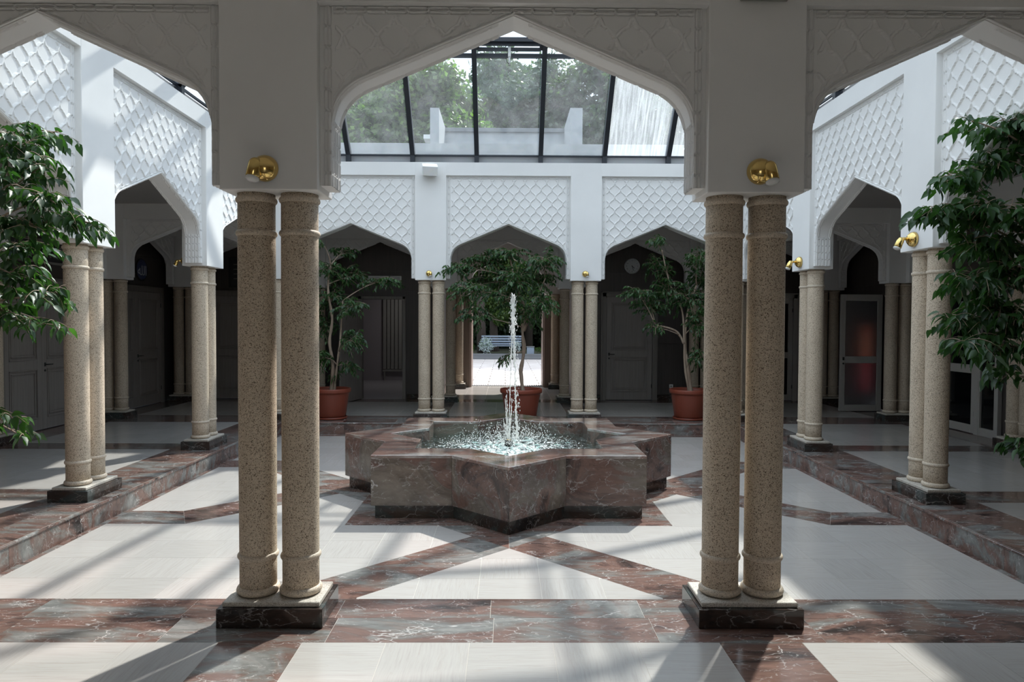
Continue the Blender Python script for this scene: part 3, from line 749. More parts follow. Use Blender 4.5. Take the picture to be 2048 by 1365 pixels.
# ------------------------------------------------------------------ fountain
Fo = thing('fountain', 'eight-pointed star fountain of red-brown veined marble standing in the courtyard', 'fountain', (0, YC, 0))
def star(a, c=0):
    r2 = math.sqrt(2); k = r2 - 1; pts = []
    for q in range(4):
        pts += rot4([(r2 * a, 0), (a, a * k), (a, a), (a * k, a)], q)
    return pts
A0, ZF, ZK = 1.286, .411, -.062
def inset(pts, d):
    n = len(pts); out = []
    for i in range(n):
        p0, p1, p2 = map(Vector, (pts[i - 1], pts[i], pts[(i + 1) % n]))
        e1, e2 = (p1 - p0).normalized(), (p2 - p1).normalized(); n1, n2 = Vector((-e1.y, e1.x)), Vector((-e2.y, e2.x))
        b_ = (n1 + n2); b_ /= b_.dot(n1); out.append(tuple(p1 + b_ * d))
    return out
outer = star(A0)
n16 = len(outer)
o_in = inset(outer, .03)
for i in range(n16):       # cladding slabs, mitred at the points
    a, b_, c, d = outer[i], outer[(i + 1) % n16], o_in[(i + 1) % n16], o_in[i]
    f = lambda p, q: (p[0] + (q[0] - p[0]) * .0016, p[1] + (q[1] - p[1]) * .0016)
    MB().prism([f(a, b_), f(b_, a), f(c, d), f(d, c)], ZK, ZF - .028).build('cladding_slab', M['marble_tank'], Fo)
core = inset(outer, .029)
rec = inset(outer, .034)
for i in range(n16):
    a, b_ = rec[i], rec[(i + 1) % n16]; c, d = (b_[0] * .93, b_[1] * .93), (a[0] * .93, a[1] * .93)
    MB().prism([a, b_, c, d], S, ZK - .0005).build('base_slab', M['marble_dark_shade'], Fo)
inn = star(.925)
for i in range(n16):       # coping
    a, b_, c, d = outer[i], outer[(i + 1) % n16], inn[(i + 1) % n16], inn[i]
    mb = MB(); ai, bi, ci, di = a, b_, c, d
    top = [Vector((*p, ZF)) for p in (a, b_, c, d)]
    cc = sum((Vector(p) for p in (a, b_, c, d)), Vector((0, 0))) / 4
    t2 = inset(outer, .004); t3 = inset(inn, -.004)
    mb.prism([a, b_, c, d], ZF - .028, ZF - .004)
    base = [(*a, ZF - .004), (*b_, ZF - .004), (*c, ZF - .004), (*d, ZF - .004)]
    tp = [(*t2[i], ZF), (*t2[(i + 1) % n16], ZF), (*t3[(i + 1) % n16], ZF), (*t3[i], ZF)]
    mb._add(base + tp, [(4, 5, 6, 7), (0, 1, 5, 4), (1, 2, 6, 5), (2, 3, 7, 6), (3, 0, 4, 7)])
    mb.build('coping_slab', M['marble_wet_sheen'], Fo)
inn2 = inset(inn, -.03)
for i in range(n16):       # inner lining
    a, b_, c, d = inn[i], inn[(i + 1) % n16], inn2[(i + 1) % n16], inn2[i]
    MB().prism([a, b_, c, d], .02, ZF - .0285).build('lining_slab', M['marble_tank'], Fo)
MB().prism([(p[0] * 1.03, p[1] * 1.03) for p in inn], .0, .02).build('basin_floor', plain('basin_floor', (.50, .60, .57), .5), Fo)
# water sheet with ripples
st = 90; g = np.linspace(-1.32, 1.32, st * 2)
X, Y = np.meshgrid(g, g, indexing='ij')
rr = np.hypot(X, Y)
rs = np.random.RandomState(3)
Zw = np.zeros_like(X)
for k in range(46):
    th, wl_, ph = rs.rand() * 2 * PI, .05 + .16 * rs.rand(), rs.rand() * 6.3
    Zw += np.sin((X * math.cos(th) + Y * math.sin(th)) * 2 * PI / wl_ + ph) * wl_ * .010
Zw *= .55 + 1.5 * np.exp(-(rr / .55) ** 2)
sq_in = (np.maximum(abs(X), abs(Y)) < .925) | ((abs(X) + abs(Y)) < .925 * math.sqrt(2))
V = np.stack([X, Y, .262 + Zw], -1).reshape(-1, 3); idx = np.arange(V.shape[0]).reshape(X.shape)
ok = sq_in[:-1, :-1] & sq_in[1:, :-1] & sq_in[1:, 1:] & sq_in[:-1, 1:]
Fq = np.stack([idx[:-1, :-1], idx[1:, :-1], idx[1:, 1:], idx[:-1, 1:]], -1)[ok]
wat = link('pool_water', np_mesh('pool_water', V, Fq, M['pond'], True), None, (0, YC, 0))
tag(wat, 'rippling greenish water filling the star shaped basin', 'water', kind='stuff')
nz = empty('nozzle', (0, 0, .02), 0, Fo)
MB().lathe([(.022, 0), (.022, .26)], n=16).build('stem', M['black'], nz)
MB().lathe([(.040, .255), (.043, .262), (.043, .308), (.036, .318), (.02, .318)], n=24).build('head', M['black'], nz)
MB().lathe([(.026, .316), (.026, .327), (.012, .331)], n=16).build('cap', M['brass'], nz)
# jets
jm = MB(); R = random.Random(8)
def wob(path, r0, r1, amp, n=6):
    rad = [(r0 + (r1 - r0) * i / (len(path) - 1)) * (1 + .45 * math.sin(i * 2.1 + r0 * 900) + .3 * R.random()) for i in range(len(path))]
    jm.tube([(p[0] + amp * (R.random() - .5), p[1] + amp * (R.random() - .5), p[2]) for p in path], rad, n)
up = lambda x0, x1, z0, z1, k, y=0: [(x0 + (x1 - x0) * i / k, y + .004 * math.sin(i), z0 + (z1 - z0) * i / k) for i in range(k + 1)]
wob(up(0.0, .045, .34, 1.94, 60), .0035, .007, .004)
wob(up(.058, .05, 1.15, 1.93, 34), .009, .012, .012)
wob(up(.075, .062, .95, 1.5, 22, .02), .010, .005, .014)
wob(up(.03, .045, 1.5, 1.95, 18, -.02), .007, .017, .014)
wob(up(.095, .07, .36, .95, 30, -.01), .016, .006, .012)
for k in range(11):        # short rising strands round the nozzle
    a = k * 2 * PI / 11 + .3; sp, h = .018 + .045 * R.random(), .16 + .36 * R.random()
    tt = [i / 18 for i in range(19)]
    wob([(math.cos(a) * (.01 + sp * t), math.sin(a) * (.01 + sp * t), .33 + h * t) for t in tt], .0035, .0022, .005)
jet = jm.build('water_jet', M['jet'], None, (0, YC, 0)); tag(jet, 'thin white water jet shooting up from the fountain nozzle', 'water jet', kind='stuff')
dm = MB()
OCT = [(1, 0, 0), (-1, 0, 0), (0, 1, 0), (0, -1, 0), (0, 0, 1.5), (0, 0, -1.5)]
OF = [(0, 2, 4), (2, 1, 4), (1, 3, 4), (3, 0, 4), (2, 0, 5), (1, 2, 5), (3, 1, 5), (0, 3, 5)]
def drop(x, y, z, r, sz=1): dm._add([(x + a * r, y + b_ * r, z + c * r * sz) for a, b_, c in OCT], OF, True)
for k in range(1900):
    a, u = R.random() * 6.283, R.random(); rad = .05 + .72 * u ** 1.2; z = .27 + (.05 + .30 * R.random() ** 2) * math.exp(-rad * 2)
    drop(math.cos(a) * rad, math.sin(a) * rad * .9, z, 0.0018 + .0032 * R.random())
for k in range(420):
    t = R.random(); z = .35 + 1.62 * t; sp = .012 + .055 * (1 - t) + .03 * R.random(); a = R.random() * 6.283
    drop(.045 + math.cos(a) * sp, math.sin(a) * sp, z, .0018 + .003 * R.random(), 2.2)
for c in range(22):
    ax, ay = R.uniform(-.55, .55), R.uniform(-.4, .4)
    for k in range(16): drop(ax * (.5 + k / 32), ay * (.5 + k / 32), .3 + .9 * (k / 16) * (1.2 - k / 16) * R.uniform(.3, .8), .002 + .002 * R.random(), 2)
for k in range(14):
    t = k / 13; drop(.045 + R.uniform(-.02, .02), R.uniform(-.02, .02), 1.9 + .07 * t, .012 * (1.1 - t * .6))
dr = dm.build('water_drops', M['jet'], None, (0, YC, 0)); tag(dr, 'scattered droplets and splashes around the fountain jet', 'water drops', kind='stuff')

# ------------------------------------------------------------------ skylight
Wn = struct('window_1')
B_, Z0, Z1, ZM = 3.95, 4.46, 5.90, 5.72
TS = 1.19; UH = B_ - (Z1 - Z0) / TS; AP = Z1 + UH * .27
RX = [.5375, 1.6125, 2.6875]
iron = M['iron']
def side(k, p): c, s = (1, 0, -1, 0)[k], (0, 1, 0, -1)[k]; return (c * p[0] - s * p[1], s * p[0] + c * p[1], p[2])
def slope(x, z):     # point on the back slope (k=0 faces +y)
    if z <= Z0: return (x, B_, z)
    if z <= Z1: return (x, B_ - (z - Z0) / TS, z)
    return (x, UH - (z - Z1) / .27, z)
for k in range(4):
    for x in [-v for v in RX[::-1]] + RX:
        zt = Z1 + .27 * (UH - abs(x)) if abs(x) < UH else Z1
        pts = [slope(x, ZT), slope(x, Z0), slope(x, Z1 if abs(x) < UH else Z0 + (B_ - abs(x)) * TS)]
        if abs(x) < UH: pts.append(slope(x, zt))
        mb = MB()
        for a, b_ in zip(pts, pts[1:]): mb.bar(side(k, a), side(k, b_), .075, .12, side(k, (0, 1, 0.001)))
        mb.build('rafter', iron, Wn)
    h = MB(); c0, c1, c2, c3 = side(k, (B_, B_, ZT)), side(k, (B_, B_, Z0)), side(k, (UH, UH, Z1)), side(k, (0, 0, AP))
    for a, b_ in ((c0, c1), (c1, c2), (c2, c3)): h.bar(a, b_, .09, .12)
    h.build('hip_rafter', iron, Wn)
    for z, w_, nm in ((Z1, .07, 'purlin'), (ZM, .06, 'purlin'), (Z0 - .01, .03, 'sill_bar')):
        e = B_ - max(0, (z - Z0)) / TS
        MB().bar(side(k, (-e, e, z)), side(k, (e, e, z)), w_, w_ * .9).build(nm, iron, Wn)
    MB().box(-B_ - .12, B_ + .12, B_ + .03, B_ + .10, ZT, Z0 - .02).build('upstand', M['concrete'], Wn).rotation_euler = (0, 0, k * PI / 2)
    xs = [-B_] + [-v for v in RX[::-1]] + RX + [B_]
    for i in range(len(xs) - 1):
        xa, xb = xs[i] + .03, xs[i + 1] - .03
        def pane(za, zb, m):
            # x limits by the hips at each height
            lim = lambda z: (B_ - (z - Z0) / TS - .05) if z <= Z1 else (UH - (z - Z1) / .27 - .03)
            poly = []
            for z, flip in ((za, 0), (zb, 1)):
                L = lim(z); p, q = max(xa, -L), min(xb, L)
                if q - p < .002: mid = min(max((p + q) / 2, -L), L); p = q = mid
                row = [slope(p, z), slope(q, z)]; poly += row[::-1] if flip else row
            up_, lo_ = poly, [(a, b_ - .006, c - .006) for a, b_, c in poly]
            mb = MB(); mb._add([side(k, p) for p in up_] + [side(k, p) for p in lo_], [(0, 1, 2, 3), (7, 6, 5, 4), (0, 4, 5, 1), (1, 5, 6, 2), (2, 6, 7, 3), (3, 7, 4, 0)])
            mb.build('pane', m, Wn)
        foggy = (k == 0 and i in (5, 6))
        hi_l = Z0 + (B_ - min(abs(xa), abs(xb))) * TS - .06
        if hi_l > ZM:
            pane(Z0 + .01, ZM - .03, M['fog'] if foggy else M['glass'])
            if hi_l > Z1 - .05: pane(ZM + .03, Z1 - .03, M['glass'])
        else: pane(Z0 + .01, min(hi_l, ZM - .03), M['fog'] if foggy else M['glass'])
        mn = min(abs(xa), abs(xb)) if xa * xb > 0 else 0
        if mn < UH - .15:
            zt = Z1 + .27 * (UH - (max(abs(xa), abs(xb)) if xa * xb > 0 else 0)) if max(abs(xa), abs(xb)) < UH else Z1 + .27 * (UH - mn) * .98
            if xa * xb < 0: zt = AP - .02
            pane(Z1 + .02, zt, M['glass'])
# opening vent frame between the two middle rafters
vf = MB()
for z in (ZM + .075, Z1 - .045): a, b_ = slope(-.48, z), slope(.48, z); vf.bar(a, b_, .045, .045)
for x in (-.48, .48): vf.bar(slope(x, ZM + .07), slope(x, Z1 - .04), .045, .045)
vf.build('vent_frame', iron, Wn)
ac = thing('window_opener', 'white motor rod hanging from the skylight vent frame', 'opener', (0, 2.83, 5.55))
MB().box(-.022, .022, -.03, .03, .13, .34, .004).build('motor', M['white'], ac)
MB().tube([(.0, 0, .14), (.0, 0, .03)], .016, 10).build('rod', M['white'], ac)
MB().box(-.018, .018, -.02, .02, 0, .035, .003).build('foot', M['grey'], ac)
MB().tube([(-.02, -.03, .2), (-.05, -.04, .12), (-.04, -.04, .05), (-.01, -.02, .02)], .004, 6).build('cable', M['black'], ac)

# ------------------------------------------------------------------ roof and world outside
Rf = struct('roof')
MB().box(-1.83, -1.62, 8.6, 10.4, ZC + .3, 6.66).build('fin_wall', M['concrete'], Rf)
MB().box(1.45, 1.74, 8.6, 10.4, ZC + .3, 6.68).build('fin_wall', M['concrete'], Rf)
MB().box(-1.62, 1.45, 10.3, 10.55, ZC + .3, 6.56).build('parapet_wall', M['concrete'], Rf)
MB().box(-1.62, 1.45, 10.25, 10.6, 6.56, 6.66).build('coping', M['lead'], Rf)
MB().box(-1.62, 1.45, 10.2, 10.3, 6.18, 6.24).build('ledge', M['white'], Rf)
MB().box(-6, 6, 5.3, 5.55, ZC + .3, 5.0).build('upstand', M['concrete'], Rf)  # added band, with its ledge, standing in for a pale reflection in the glass
MB().box(-6, 6, 5.22, 5.3, 4.74, 4.78).build('ledge', M['lead'], Rf)
MB().box(-2.02, -1.83, 8.9, 9.3, 6.02, 6.12).build('vent_box', M['white'], Rf)
MB().box(-7.3, 7.3, G2 + .3, 10.7, ZC + .29, ZC + .32).build('roof_felt', M['lead'], Rf)

Gr = struct('ground')
MB().box(-40, 40, 9.9, 70, -.3, -.12).build('earth', M['earth'], Gr)
MB().box(-7.3, 7.3, 9.9, 10.02, -.3, 0).build('threshold', M['slab'], Gr)
pvb = [MB().box(0, L, 0, .44, -.12, -.02, .004).mesh('paver', M['paving']) for L in (.9,)]
for j in range(26):
    y = 10.5 + .5 * j
    for i in range(-4, 5):
        link('paver', pvb[0], Gr, (i * .92 + (j % 2) * .46 - .5, y, 0), (0, 0, 0), (1, 1.11, 1))
MB().box(-20, -4.2, 10.02, 23.6, -.12, -.02).box(4.2, 20, 10.02, 23.6, -.12, -.02).build('paved_margin', M['paving'], Gr)
K = struct('kerb')
MB().box(-20, 20, 23.6, 24.0, -.12, .07).box(-20, 20, 24.0, 24.4, -.12, .2).build('kerb_step', M['asphalt'], K)
MB().box(-20, 20, 24.4, 60, -.12, .16).build('planting_bed', M['earth'], K)
gt = thing('door_grating', 'dark slatted metal grating in the ground outside the exit door', 'grating', (0, 10.2, 0))
MB().box(-1.0, 1.0, -.17, .28, -.03, -.012).build('frame', M['black'], gt)
for k in range(34): MB().box(-.98 + k * .058, -.955 + k * .058, -.15, .26, -.012, .008).build('slat', M['asphalt'], gt)
bn = thing('park_bench', 'blue-grey slatted bench beyond the kerb under the trees', 'bench', (-.25, 25.2, .16))
for k, z in enumerate((.42, .54, .66, .78)): MB().box(-.95, .95, .2 + k * .025, .235 + k * .025, z, z + .075, .003).build('back_slat', M['bench'], bn)
for k in range(4): MB().box(-.95, .95, -.25 + k * .11, -.16 + k * .11, .36, .39, .003).build('seat_slat', M['bench'], bn)
for x in (-.8, .8): MB().bar((x, -.2, 0), (x, -.2, .36), .05, .05).bar((x, .2, 0), (x, .3, .82), .05, .05).bar((x, -.22, .35), (x, .22, .35), .05, .04).build('leg', M['black'], bn)
bi = thing('litter_bin', 'small grey square bin standing beside the bench', 'bin', (1.12, 25.0, .16))
MB().box(-.17, .17, -.17, .17, 0, .32, .01).build('body', M['bench'], bi); MB().box(-.19, .19, -.19, .19, .32, .36, .01).build('rim', M['asphalt'], bi)

# ------------------------------------------------------------------ leaves and trees
def leaf_mesh(O, D, N, size, wid=.42):
    """O origins, D stem directions, N face normals (k,3), size (k,) -> pointed folded leaves"""
    O, D, N = map(np.asarray, (O, D, N)); k = len(O)
    D = D / np.linalg.norm(D, axis=1)[:, None]; Sx = np.cross(D, N); Sx /= np.linalg.norm(Sx, axis=1)[:, None] + 1e-9; Nn = np.cross(Sx, D)
    st_ = [(0, 0, 0), (.12, 0, 0), (.38, 0, .0), (.68, 0, -.05), (1.0, 0, -.16), (.30, .5, .07), (.55, .46, .05), (.78, .24, -.02), (.30, -.5, .07), (.55, -.46, .05), (.78, -.24, -.02)]
    V = np.zeros((k, 11, 3))
    for i, (a, s, h) in enumerate(st_):
        V[:, i] = O + size[:, None] * (D * a + Sx * s * wid + Nn * h)
    q = np.array([(1, 5, 2, 2), (5, 6, 3, 2), (6, 7, 4, 3), (1, 2, 8, 8), (8, 2, 3, 9), (9, 3, 4, 10)])
    tr = [(0, 1, 1)]
    T = []
    for a in [(1, 5, 2), (5, 6, 2), (6, 3, 2), (6, 7, 3), (7, 4, 3), (1, 2, 8), (8, 2, 9), (2, 3, 9), (9, 3, 10), (3, 4, 10)]: T.append(a)
    T = np.array(T); F = (T[None] + (np.arange(k) * 11)[:, None, None]).reshape(-1, 3)
    return V.reshape(-1, 3), F

def curve3(a, c, b_, k=10): return [(a * (1 - t) ** 2 + c * 2 * t * (1 - t) + b_ * t * t) for t in [i / k for i in range(k + 1)]]

def ficus(name, label, base, pot_r, stems, clusters, seed, leafsize, singles=0, cat='plant', dens=1.0, twist=False, pot=True, zb=0.0):
    rs = np.random.RandomState(seed); Rr = random.Random(seed)
    t = thing(name, label, cat, base)
    B0 = Vector(base)
    if pot:
        r = pot_r; hp = .52
        MB().lathe([(r * .70, .035), (r * .74, .06), (r * .90, hp - .10), (r * .92, hp - .075), (r * .985, hp - .07), (r, hp - .05), (r, hp - .012), (r * .985, hp), (r * .93, hp), (r * .90, hp - .03), (r * .88, hp - .06)], n=48).build('pot', M['terracotta'], t)
        MB().lathe([(r * .76, 0), (r * .80, .01), (r * .82, .04), (r * .79, .04), (r * .77, .015)], n=48).build('saucer', M['terracotta'], t)
        MB().lathe([(r * .87, hp - .08), (r * .6, hp - .06), (.02, hp - .05)], n=32).build('soil', M['soil'], t)
    attach = []
    for si, path in enumerate(stems):
        P = [Vector(p) for p in path]; k = len(P); sm = []
        for i in range(k - 1):
            for j in range(6):
                f = j / 6; p0, p1, p2, p3 = P[max(i - 1, 0)], P[i], P[i + 1], P[min(i + 2, k - 1)]
                sm.append(.5 * ((2 * p1) + (-p0 + p2) * f + (2 * p0 - 5 * p1 + 4 * p2 - p3) * f * f + (-p0 + 3 * p1 - 3 * p2 + p3) * f ** 3))
        sm.append(P[-1]); r0 = .034 if si == 0 else .024
        rad = [r0 * (1 - .6 * i / len(sm)) * (1 + .12 * math.sin(i * 1.7)) for i in range(len(sm))]
        MB().tube(sm, rad, 10).build('stem', M['bark'], t)
        if twist:
            MB().tube([p + Vector((math.cos(i * .45) * .028, math.sin(i * .45) * .028, 0)) for i, p in enumerate(sm[:int(len(sm) * .7)])], [.016] * int(len(sm) * .7), 8).build('stem', M['bark'], t)
        attach += [p for p in sm[len(sm) // 3:]]
    br = MB(); O, D, N, SZ = [], [], [], []
    for (cx, cy, cz, rx, ry, rz, nt) in clusters:
        c = Vector((cx, cy, cz)) - B0
        a = min(attach, key=lambda p: (p - c).length + max(0, p.z - c.z + .15) * 2.5)
        mid = (a + c) / 2 + Vector((0, 0, .12 * (c - a).length)) + Vector((Rr.uniform(-.04, .04),) * 3)
        path = curve3(a, mid, c); L = (c - a).length
        br.tube(path, [.011 - .007 * i / 10 for i in range(11)] if L > .15 else [.007] * 11, 6)
        for q in range(max(2, int(nt * dens))):
            s0 = path[Rr.randint(5, 10)] if Rr.random() < .6 else c + Vector((Rr.uniform(-.3, .3) * rx, Rr.uniform(-.3, .3) * ry, Rr.uniform(-.3, .3) * rz))
            u = Vector((Rr.gauss(0, 1), Rr.gauss(0, 1), Rr.gauss(.15, .8))).normalized()
            e = c + Vector((u.x * rx, u.y * ry, u.z * rz)) * Rr.uniform(.7, 1.05)
            mid = (s0 + e) / 2 + Vector((0, 0, .25 * (e - s0).length)); tw = curve3(s0, mid, e - Vector((0, 0, .12 * (e - s0).length)), 8)
            br.tube(tw, [.0035 - .002 * i / 8 for i in range(9)], 4)
            Lw = sum((tw[i + 1] - tw[i]).length for i in range(8)); nl = max(3, int(Lw / (leafsize * .33)))
            for j in range(nl):
                f = .15 + .85 * (j + .5) / nl; i = min(int(f * 8), 7); p = tw[i].lerp(tw[i + 1], f * 8 - i); d = (tw[i + 1] - tw[i]).normalized()
                sd = d.cross(Vector((0, 0, 1))); sd = sd.normalized() if sd.length > .05 else Vector((1, 0, 0))
                dirn = (d * .6 + sd * (1 if j % 2 else -1) * .75 + Vector((Rr.gauss(0, .25), Rr.gauss(0, .25), -.75 + Rr.gauss(0, .3)))).normalized()
                nr = (Vector((0, 0, 1)) * .9 + sd * (1 if j % 2 else -1) * .5 + Vector((Rr.gauss(0, .45), Rr.gauss(0, .45), Rr.gauss(0, .2)))).normalized()
                if abs(nr.dot(dirn)) > .95: nr = sd
                O.append(p); D.append(dirn); N.append(nr); SZ.append(leafsize * Rr.uniform(.75, 1.2))
    br.build('branches', M['bark'], t)['kind'] = 'stuff'
    O, D, N, SZ = map(np.array, (O, D, N, SZ))
    if singles:
        # the leaves nearest the camera side stay single, the rest are one mass
        cp = np.array([-.03, -7.9, 1.65]) - np.array(base)
        fw = O - cp; inv = (np.abs(fw[:, 0] / fw[:, 1]) < .735)
        order = np.argsort(np.linalg.norm(fw, axis=1) + np.where(inv, 0, 50)); pick = order[:singles]
        for i in pick:
            v, f = leaf_mesh(O[i:i + 1] * 0, D[i:i + 1], N[i:i + 1], SZ[i:i + 1]); link('leaf', np_mesh('leaf', v, f, M['leaf'], True), t, tuple(O[i]))
        keep = np.ones(len(O), bool); keep[pick] = False; O, D, N, SZ = O[keep], D[keep], N[keep], SZ[keep]
    v, f = leaf_mesh(O, D, N, SZ); fo = link('foliage', np_mesh('foliage', v, f, M['leaf'], True), t); fo['kind'] = 'stuff'
    return t

#FICUS0
TL = [(-3.28,-3.15,2.83,0.20,0.33,0.15,9),(-3.17,-2.95,2.97,0.11,0.33,0.06,4),(-3.17,-3.43,2.51,0.14,0.33,0.16,7),(-3.08,-3.23,2.68,0.15,0.33,0.13,6),(-2.99,-3.33,2.43,0.20,0.33,0.10,7),(-2.71,-3.37,2.28,0.14,0.33,0.05,6),(-3.13,-3.31,2.27,0.20,0.33,0.13,8),(-3.28,-3.20,1.95,0.17,0.33,0.15,8),(-3.12,-3.17,1.82,0.09,0.33,0.15,5),(-3.45,-3.07,1.72,0.14,0.33,0.14,6),(-3.08,-3.15,1.62,0.05,0.33,0.05,3),(-3.32,-2.98,2.14,0.18,0.33,0.12,6),(-3.31,-3.30,0.98,0.08,0.33,0.10,3),(-3.53,-2.85,0.82,0.06,0.33,0.03,2),(-3.47,-3.41,2.73,0.22,0.33,0.19,6),(-3.83,-2.99,2.31,0.28,0.33,0.25,6),(-3.65,-3.15,1.79,0.20,0.33,0.24,5)]
TR = [(3.89,-2.39,3.22,0.22,0.30,0.15,8),(3.43,-2.63,3.19,0.08,0.30,0.05,2),(3.86,-2.32,2.93,0.32,0.30,0.18,9),(3.46,-2.39,2.83,0.16,0.30,0.10,4),(3.30,-2.40,2.55,0.14,0.30,0.10,6),(3.58,-2.45,2.55,0.23,0.30,0.16,8),(3.84,-2.53,2.50,0.19,0.30,0.19,8),(3.78,-2.28,2.29,0.30,0.30,0.18,10),(3.93,-2.47,2.08,0.19,0.30,0.19,8),(3.53,-2.49,2.00,0.23,0.30,0.14,8),(3.56,-2.28,1.69,0.14,0.30,0.10,4),(3.82,-2.33,1.77,0.28,0.30,0.18,9),(3.49,-2.57,1.50,0.15,0.30,0.10,4),(3.88,-2.34,1.45,0.22,0.30,0.16,7),(3.89,-2.54,1.69,0.15,0.30,0.23,6),(4.08,-2.18,1.26,0.12,0.30,0.11,4),(4.27,-2.14,0.65,0.07,0.30,0.12,3),(4.36,-2.35,2.84,0.28,0.30,0.36,6),(4.59,-2.14,2.19,0.29,0.30,0.37,6),(4.20,-2.60,1.54,0.23,0.30,0.27,5)]
TC = [(0.03,3.99,2.81,0.43,0.36,0.23,7),(-0.44,4.10,2.68,0.48,0.36,0.32,8),(0.61,3.80,2.68,0.36,0.36,0.31,7),(-0.94,3.96,2.53,0.36,0.36,0.19,5),(0.51,4.23,2.39,0.43,0.36,0.38,8),(-0.27,4.24,2.34,0.54,0.36,0.38,10),(-0.71,3.68,2.14,0.36,0.36,0.29,6),(0.15,3.74,2.36,0.42,0.36,0.36,8),(-0.54,3.63,1.73,0.33,0.36,0.31,5),(-0.05,3.91,2.03,0.44,0.36,0.30,7),(0.57,3.61,1.98,0.33,0.36,0.33,7),(0.33,3.92,1.74,0.27,0.36,0.30,5),(-0.09,4.06,0.99,0.11,0.36,0.11,2)]
TA = [(-2.83,4.29,2.88,0.24,0.36,0.15,5),(-3.06,3.98,2.53,0.36,0.36,0.28,7),(-2.70,4.29,2.42,0.41,0.36,0.28,8),(-2.19,4.10,2.33,0.45,0.36,0.13,6),(-3.04,4.09,2.06,0.36,0.36,0.39,8),(-2.63,3.75,1.89,0.33,0.36,0.27,7),(-3.18,4.29,1.59,0.28,0.36,0.37,5),(-2.55,3.59,1.35,0.25,0.36,0.27,5),(-3.09,3.77,1.05,0.19,0.36,0.27,4),(-2.66,3.90,0.88,0.19,0.36,0.15,4),(-2.96,4.15,0.72,0.15,0.36,0.11,3),(-3.12,3.73,3.00,0.10,0.36,0.10,1)]
TB = [(2.47,3.80,3.01,0.16,0.36,0.15,4),(2.54,4.27,2.66,0.22,0.36,0.28,6),(3.16,3.79,2.75,0.23,0.36,0.25,6),(3.37,4.30,2.41,0.31,0.36,0.39,8),(2.20,3.99,2.15,0.36,0.36,0.17,7),(2.73,4.08,2.18,0.36,0.36,0.36,9),(2.46,4.19,1.95,0.37,0.36,0.22,7),(3.06,4.01,2.05,0.36,0.36,0.36,9),(3.19,3.85,1.62,0.27,0.36,0.38,6),(2.44,3.78,1.58,0.17,0.36,0.15,3),(3.18,3.70,1.08,0.17,0.36,0.23,4),(2.71,4.17,2.53,0.22,0.36,0.22,4)]
ficus('potted_ficus', 'leafy green ficus reaching in at the left edge in front of the columns', (-4.25, -3.05, 0), .36, [[(0,0,.45),(.03,.02,1.0),(-.02,0,1.6),(.05,.05,2.2),(.15,.1,2.7)],[(.05,0,.45),(.1,.05,1.1),(.22,.1,1.7),(.3,.1,2.1)]], TL, 3, .098, 300, dens=2.0)
ficus('potted_ficus', 'dense dark green ficus at the right edge in front of the columns', (4.62, -2.35, 0), .36, [[(0,0,.45),(-.03,.02,1.0),(.02,0,1.6),(-.05,.05,2.2),(-.1,.1,2.8)],[(-.05,0,.45),(-.1,.05,1.1),(-.22,.1,1.7),(-.3,.1,2.2)]], TR, 5, .115, 300, dens=3.4)
ficus('potted_ficus', 'potted ficus with braided trunk standing in front of the exit opening', (.23, 4.03, 0), .36, [[(.03,0,.45),(.0,0,.8),(.04,.02,1.15),(.02,0,1.5),(.05,0,1.9),(-.1,0,2.3),(-.2,0,2.75)],[(.03,0,1.5),(.2,0,1.9),(.4,0,2.4)]], TC, 7, .085, dens=4.5, twist=True)
ficus('potted_ficus', 'potted ficus before the open doorway at the far left', (-3.0, 3.98, 0), .33, [[(.0,0,.45),(.03,0,.9),(-.03,.02,1.3),(.02,0,1.7),(-.05,0,2.2),(.0,0,2.6)],[(.05,0,.45),(.10,0,.9),(.16,0,1.4),(.2,0,2.0)]], TA, 9, .085, dens=4.2)
ficus('potted_ficus', 'potted ficus with bare forked stems before the door under the clock', (3.12, 4.05, 0), .34, [[(.03,0,.45),(-.03,0,.9),(-.08,.02,1.3),(-.05,0,1.8),(.1,0,2.3)],[(.0,0,.45),(-.08,0,.9),(-.1,0,1.4),(-.15,0,1.9),(-.35,0,2.3),(-.5,0,2.9)],[(-.1,0,1.3),(-.25,0,1.52),(-.6,0,1.62)]], TB, 11, .085, dens=4.2)
#FICUS1

# trees in the garden
def crown_mesh(name, seed, n, R3, m, size, holes=.35):
    rs = np.random.RandomState(seed)
    nb = 90; bc = rs.normal(size=(nb, 3)); bc /= np.linalg.norm(bc, axis=1)[:, None]; bc *= (rs.rand(nb, 1) ** .45) * np.array(R3) * .88
    br_ = rs.uniform(.16, .34, nb) * R3[0]
    w = rs.randint(0, nb, n); u = rs.normal(size=(n, 3)); u /= np.linalg.norm(u, axis=1)[:, None]
    O = bc[w] + u * br_[w][:, None] * (rs.rand(n, 1) ** .5)
    D = rs.normal(size=(n, 3)) + [0, 0, -.5]; N = rs.normal(size=(n, 3)) + u + [0, 0, .6]
    D /= np.linalg.norm(D, axis=1)[:, None]; Sx = np.cross(D, N); Sx /= np.linalg.norm(Sx, axis=1)[:, None]
    s = size * rs.uniform(.6, 1.3, n)[:, None]
    V = np.stack([O, O + D * s * .5 + Sx * s * .28, O + D * s, O + D * s * .5 - Sx * s * .28], 1).reshape(-1, 3)
    F = np.arange(4 * n).reshape(n, 4)
    return np_mesh(name, V, F, m), bc
CR1, bc1 = crown_mesh('crown', 1, 60000, (3.4, 3.0, 4.0), M['leafout'], .26)
CR2, bc2 = crown_mesh('crown', 2, 42000, (3.6, 3.0, 4.6), M['leafdark'], .26)
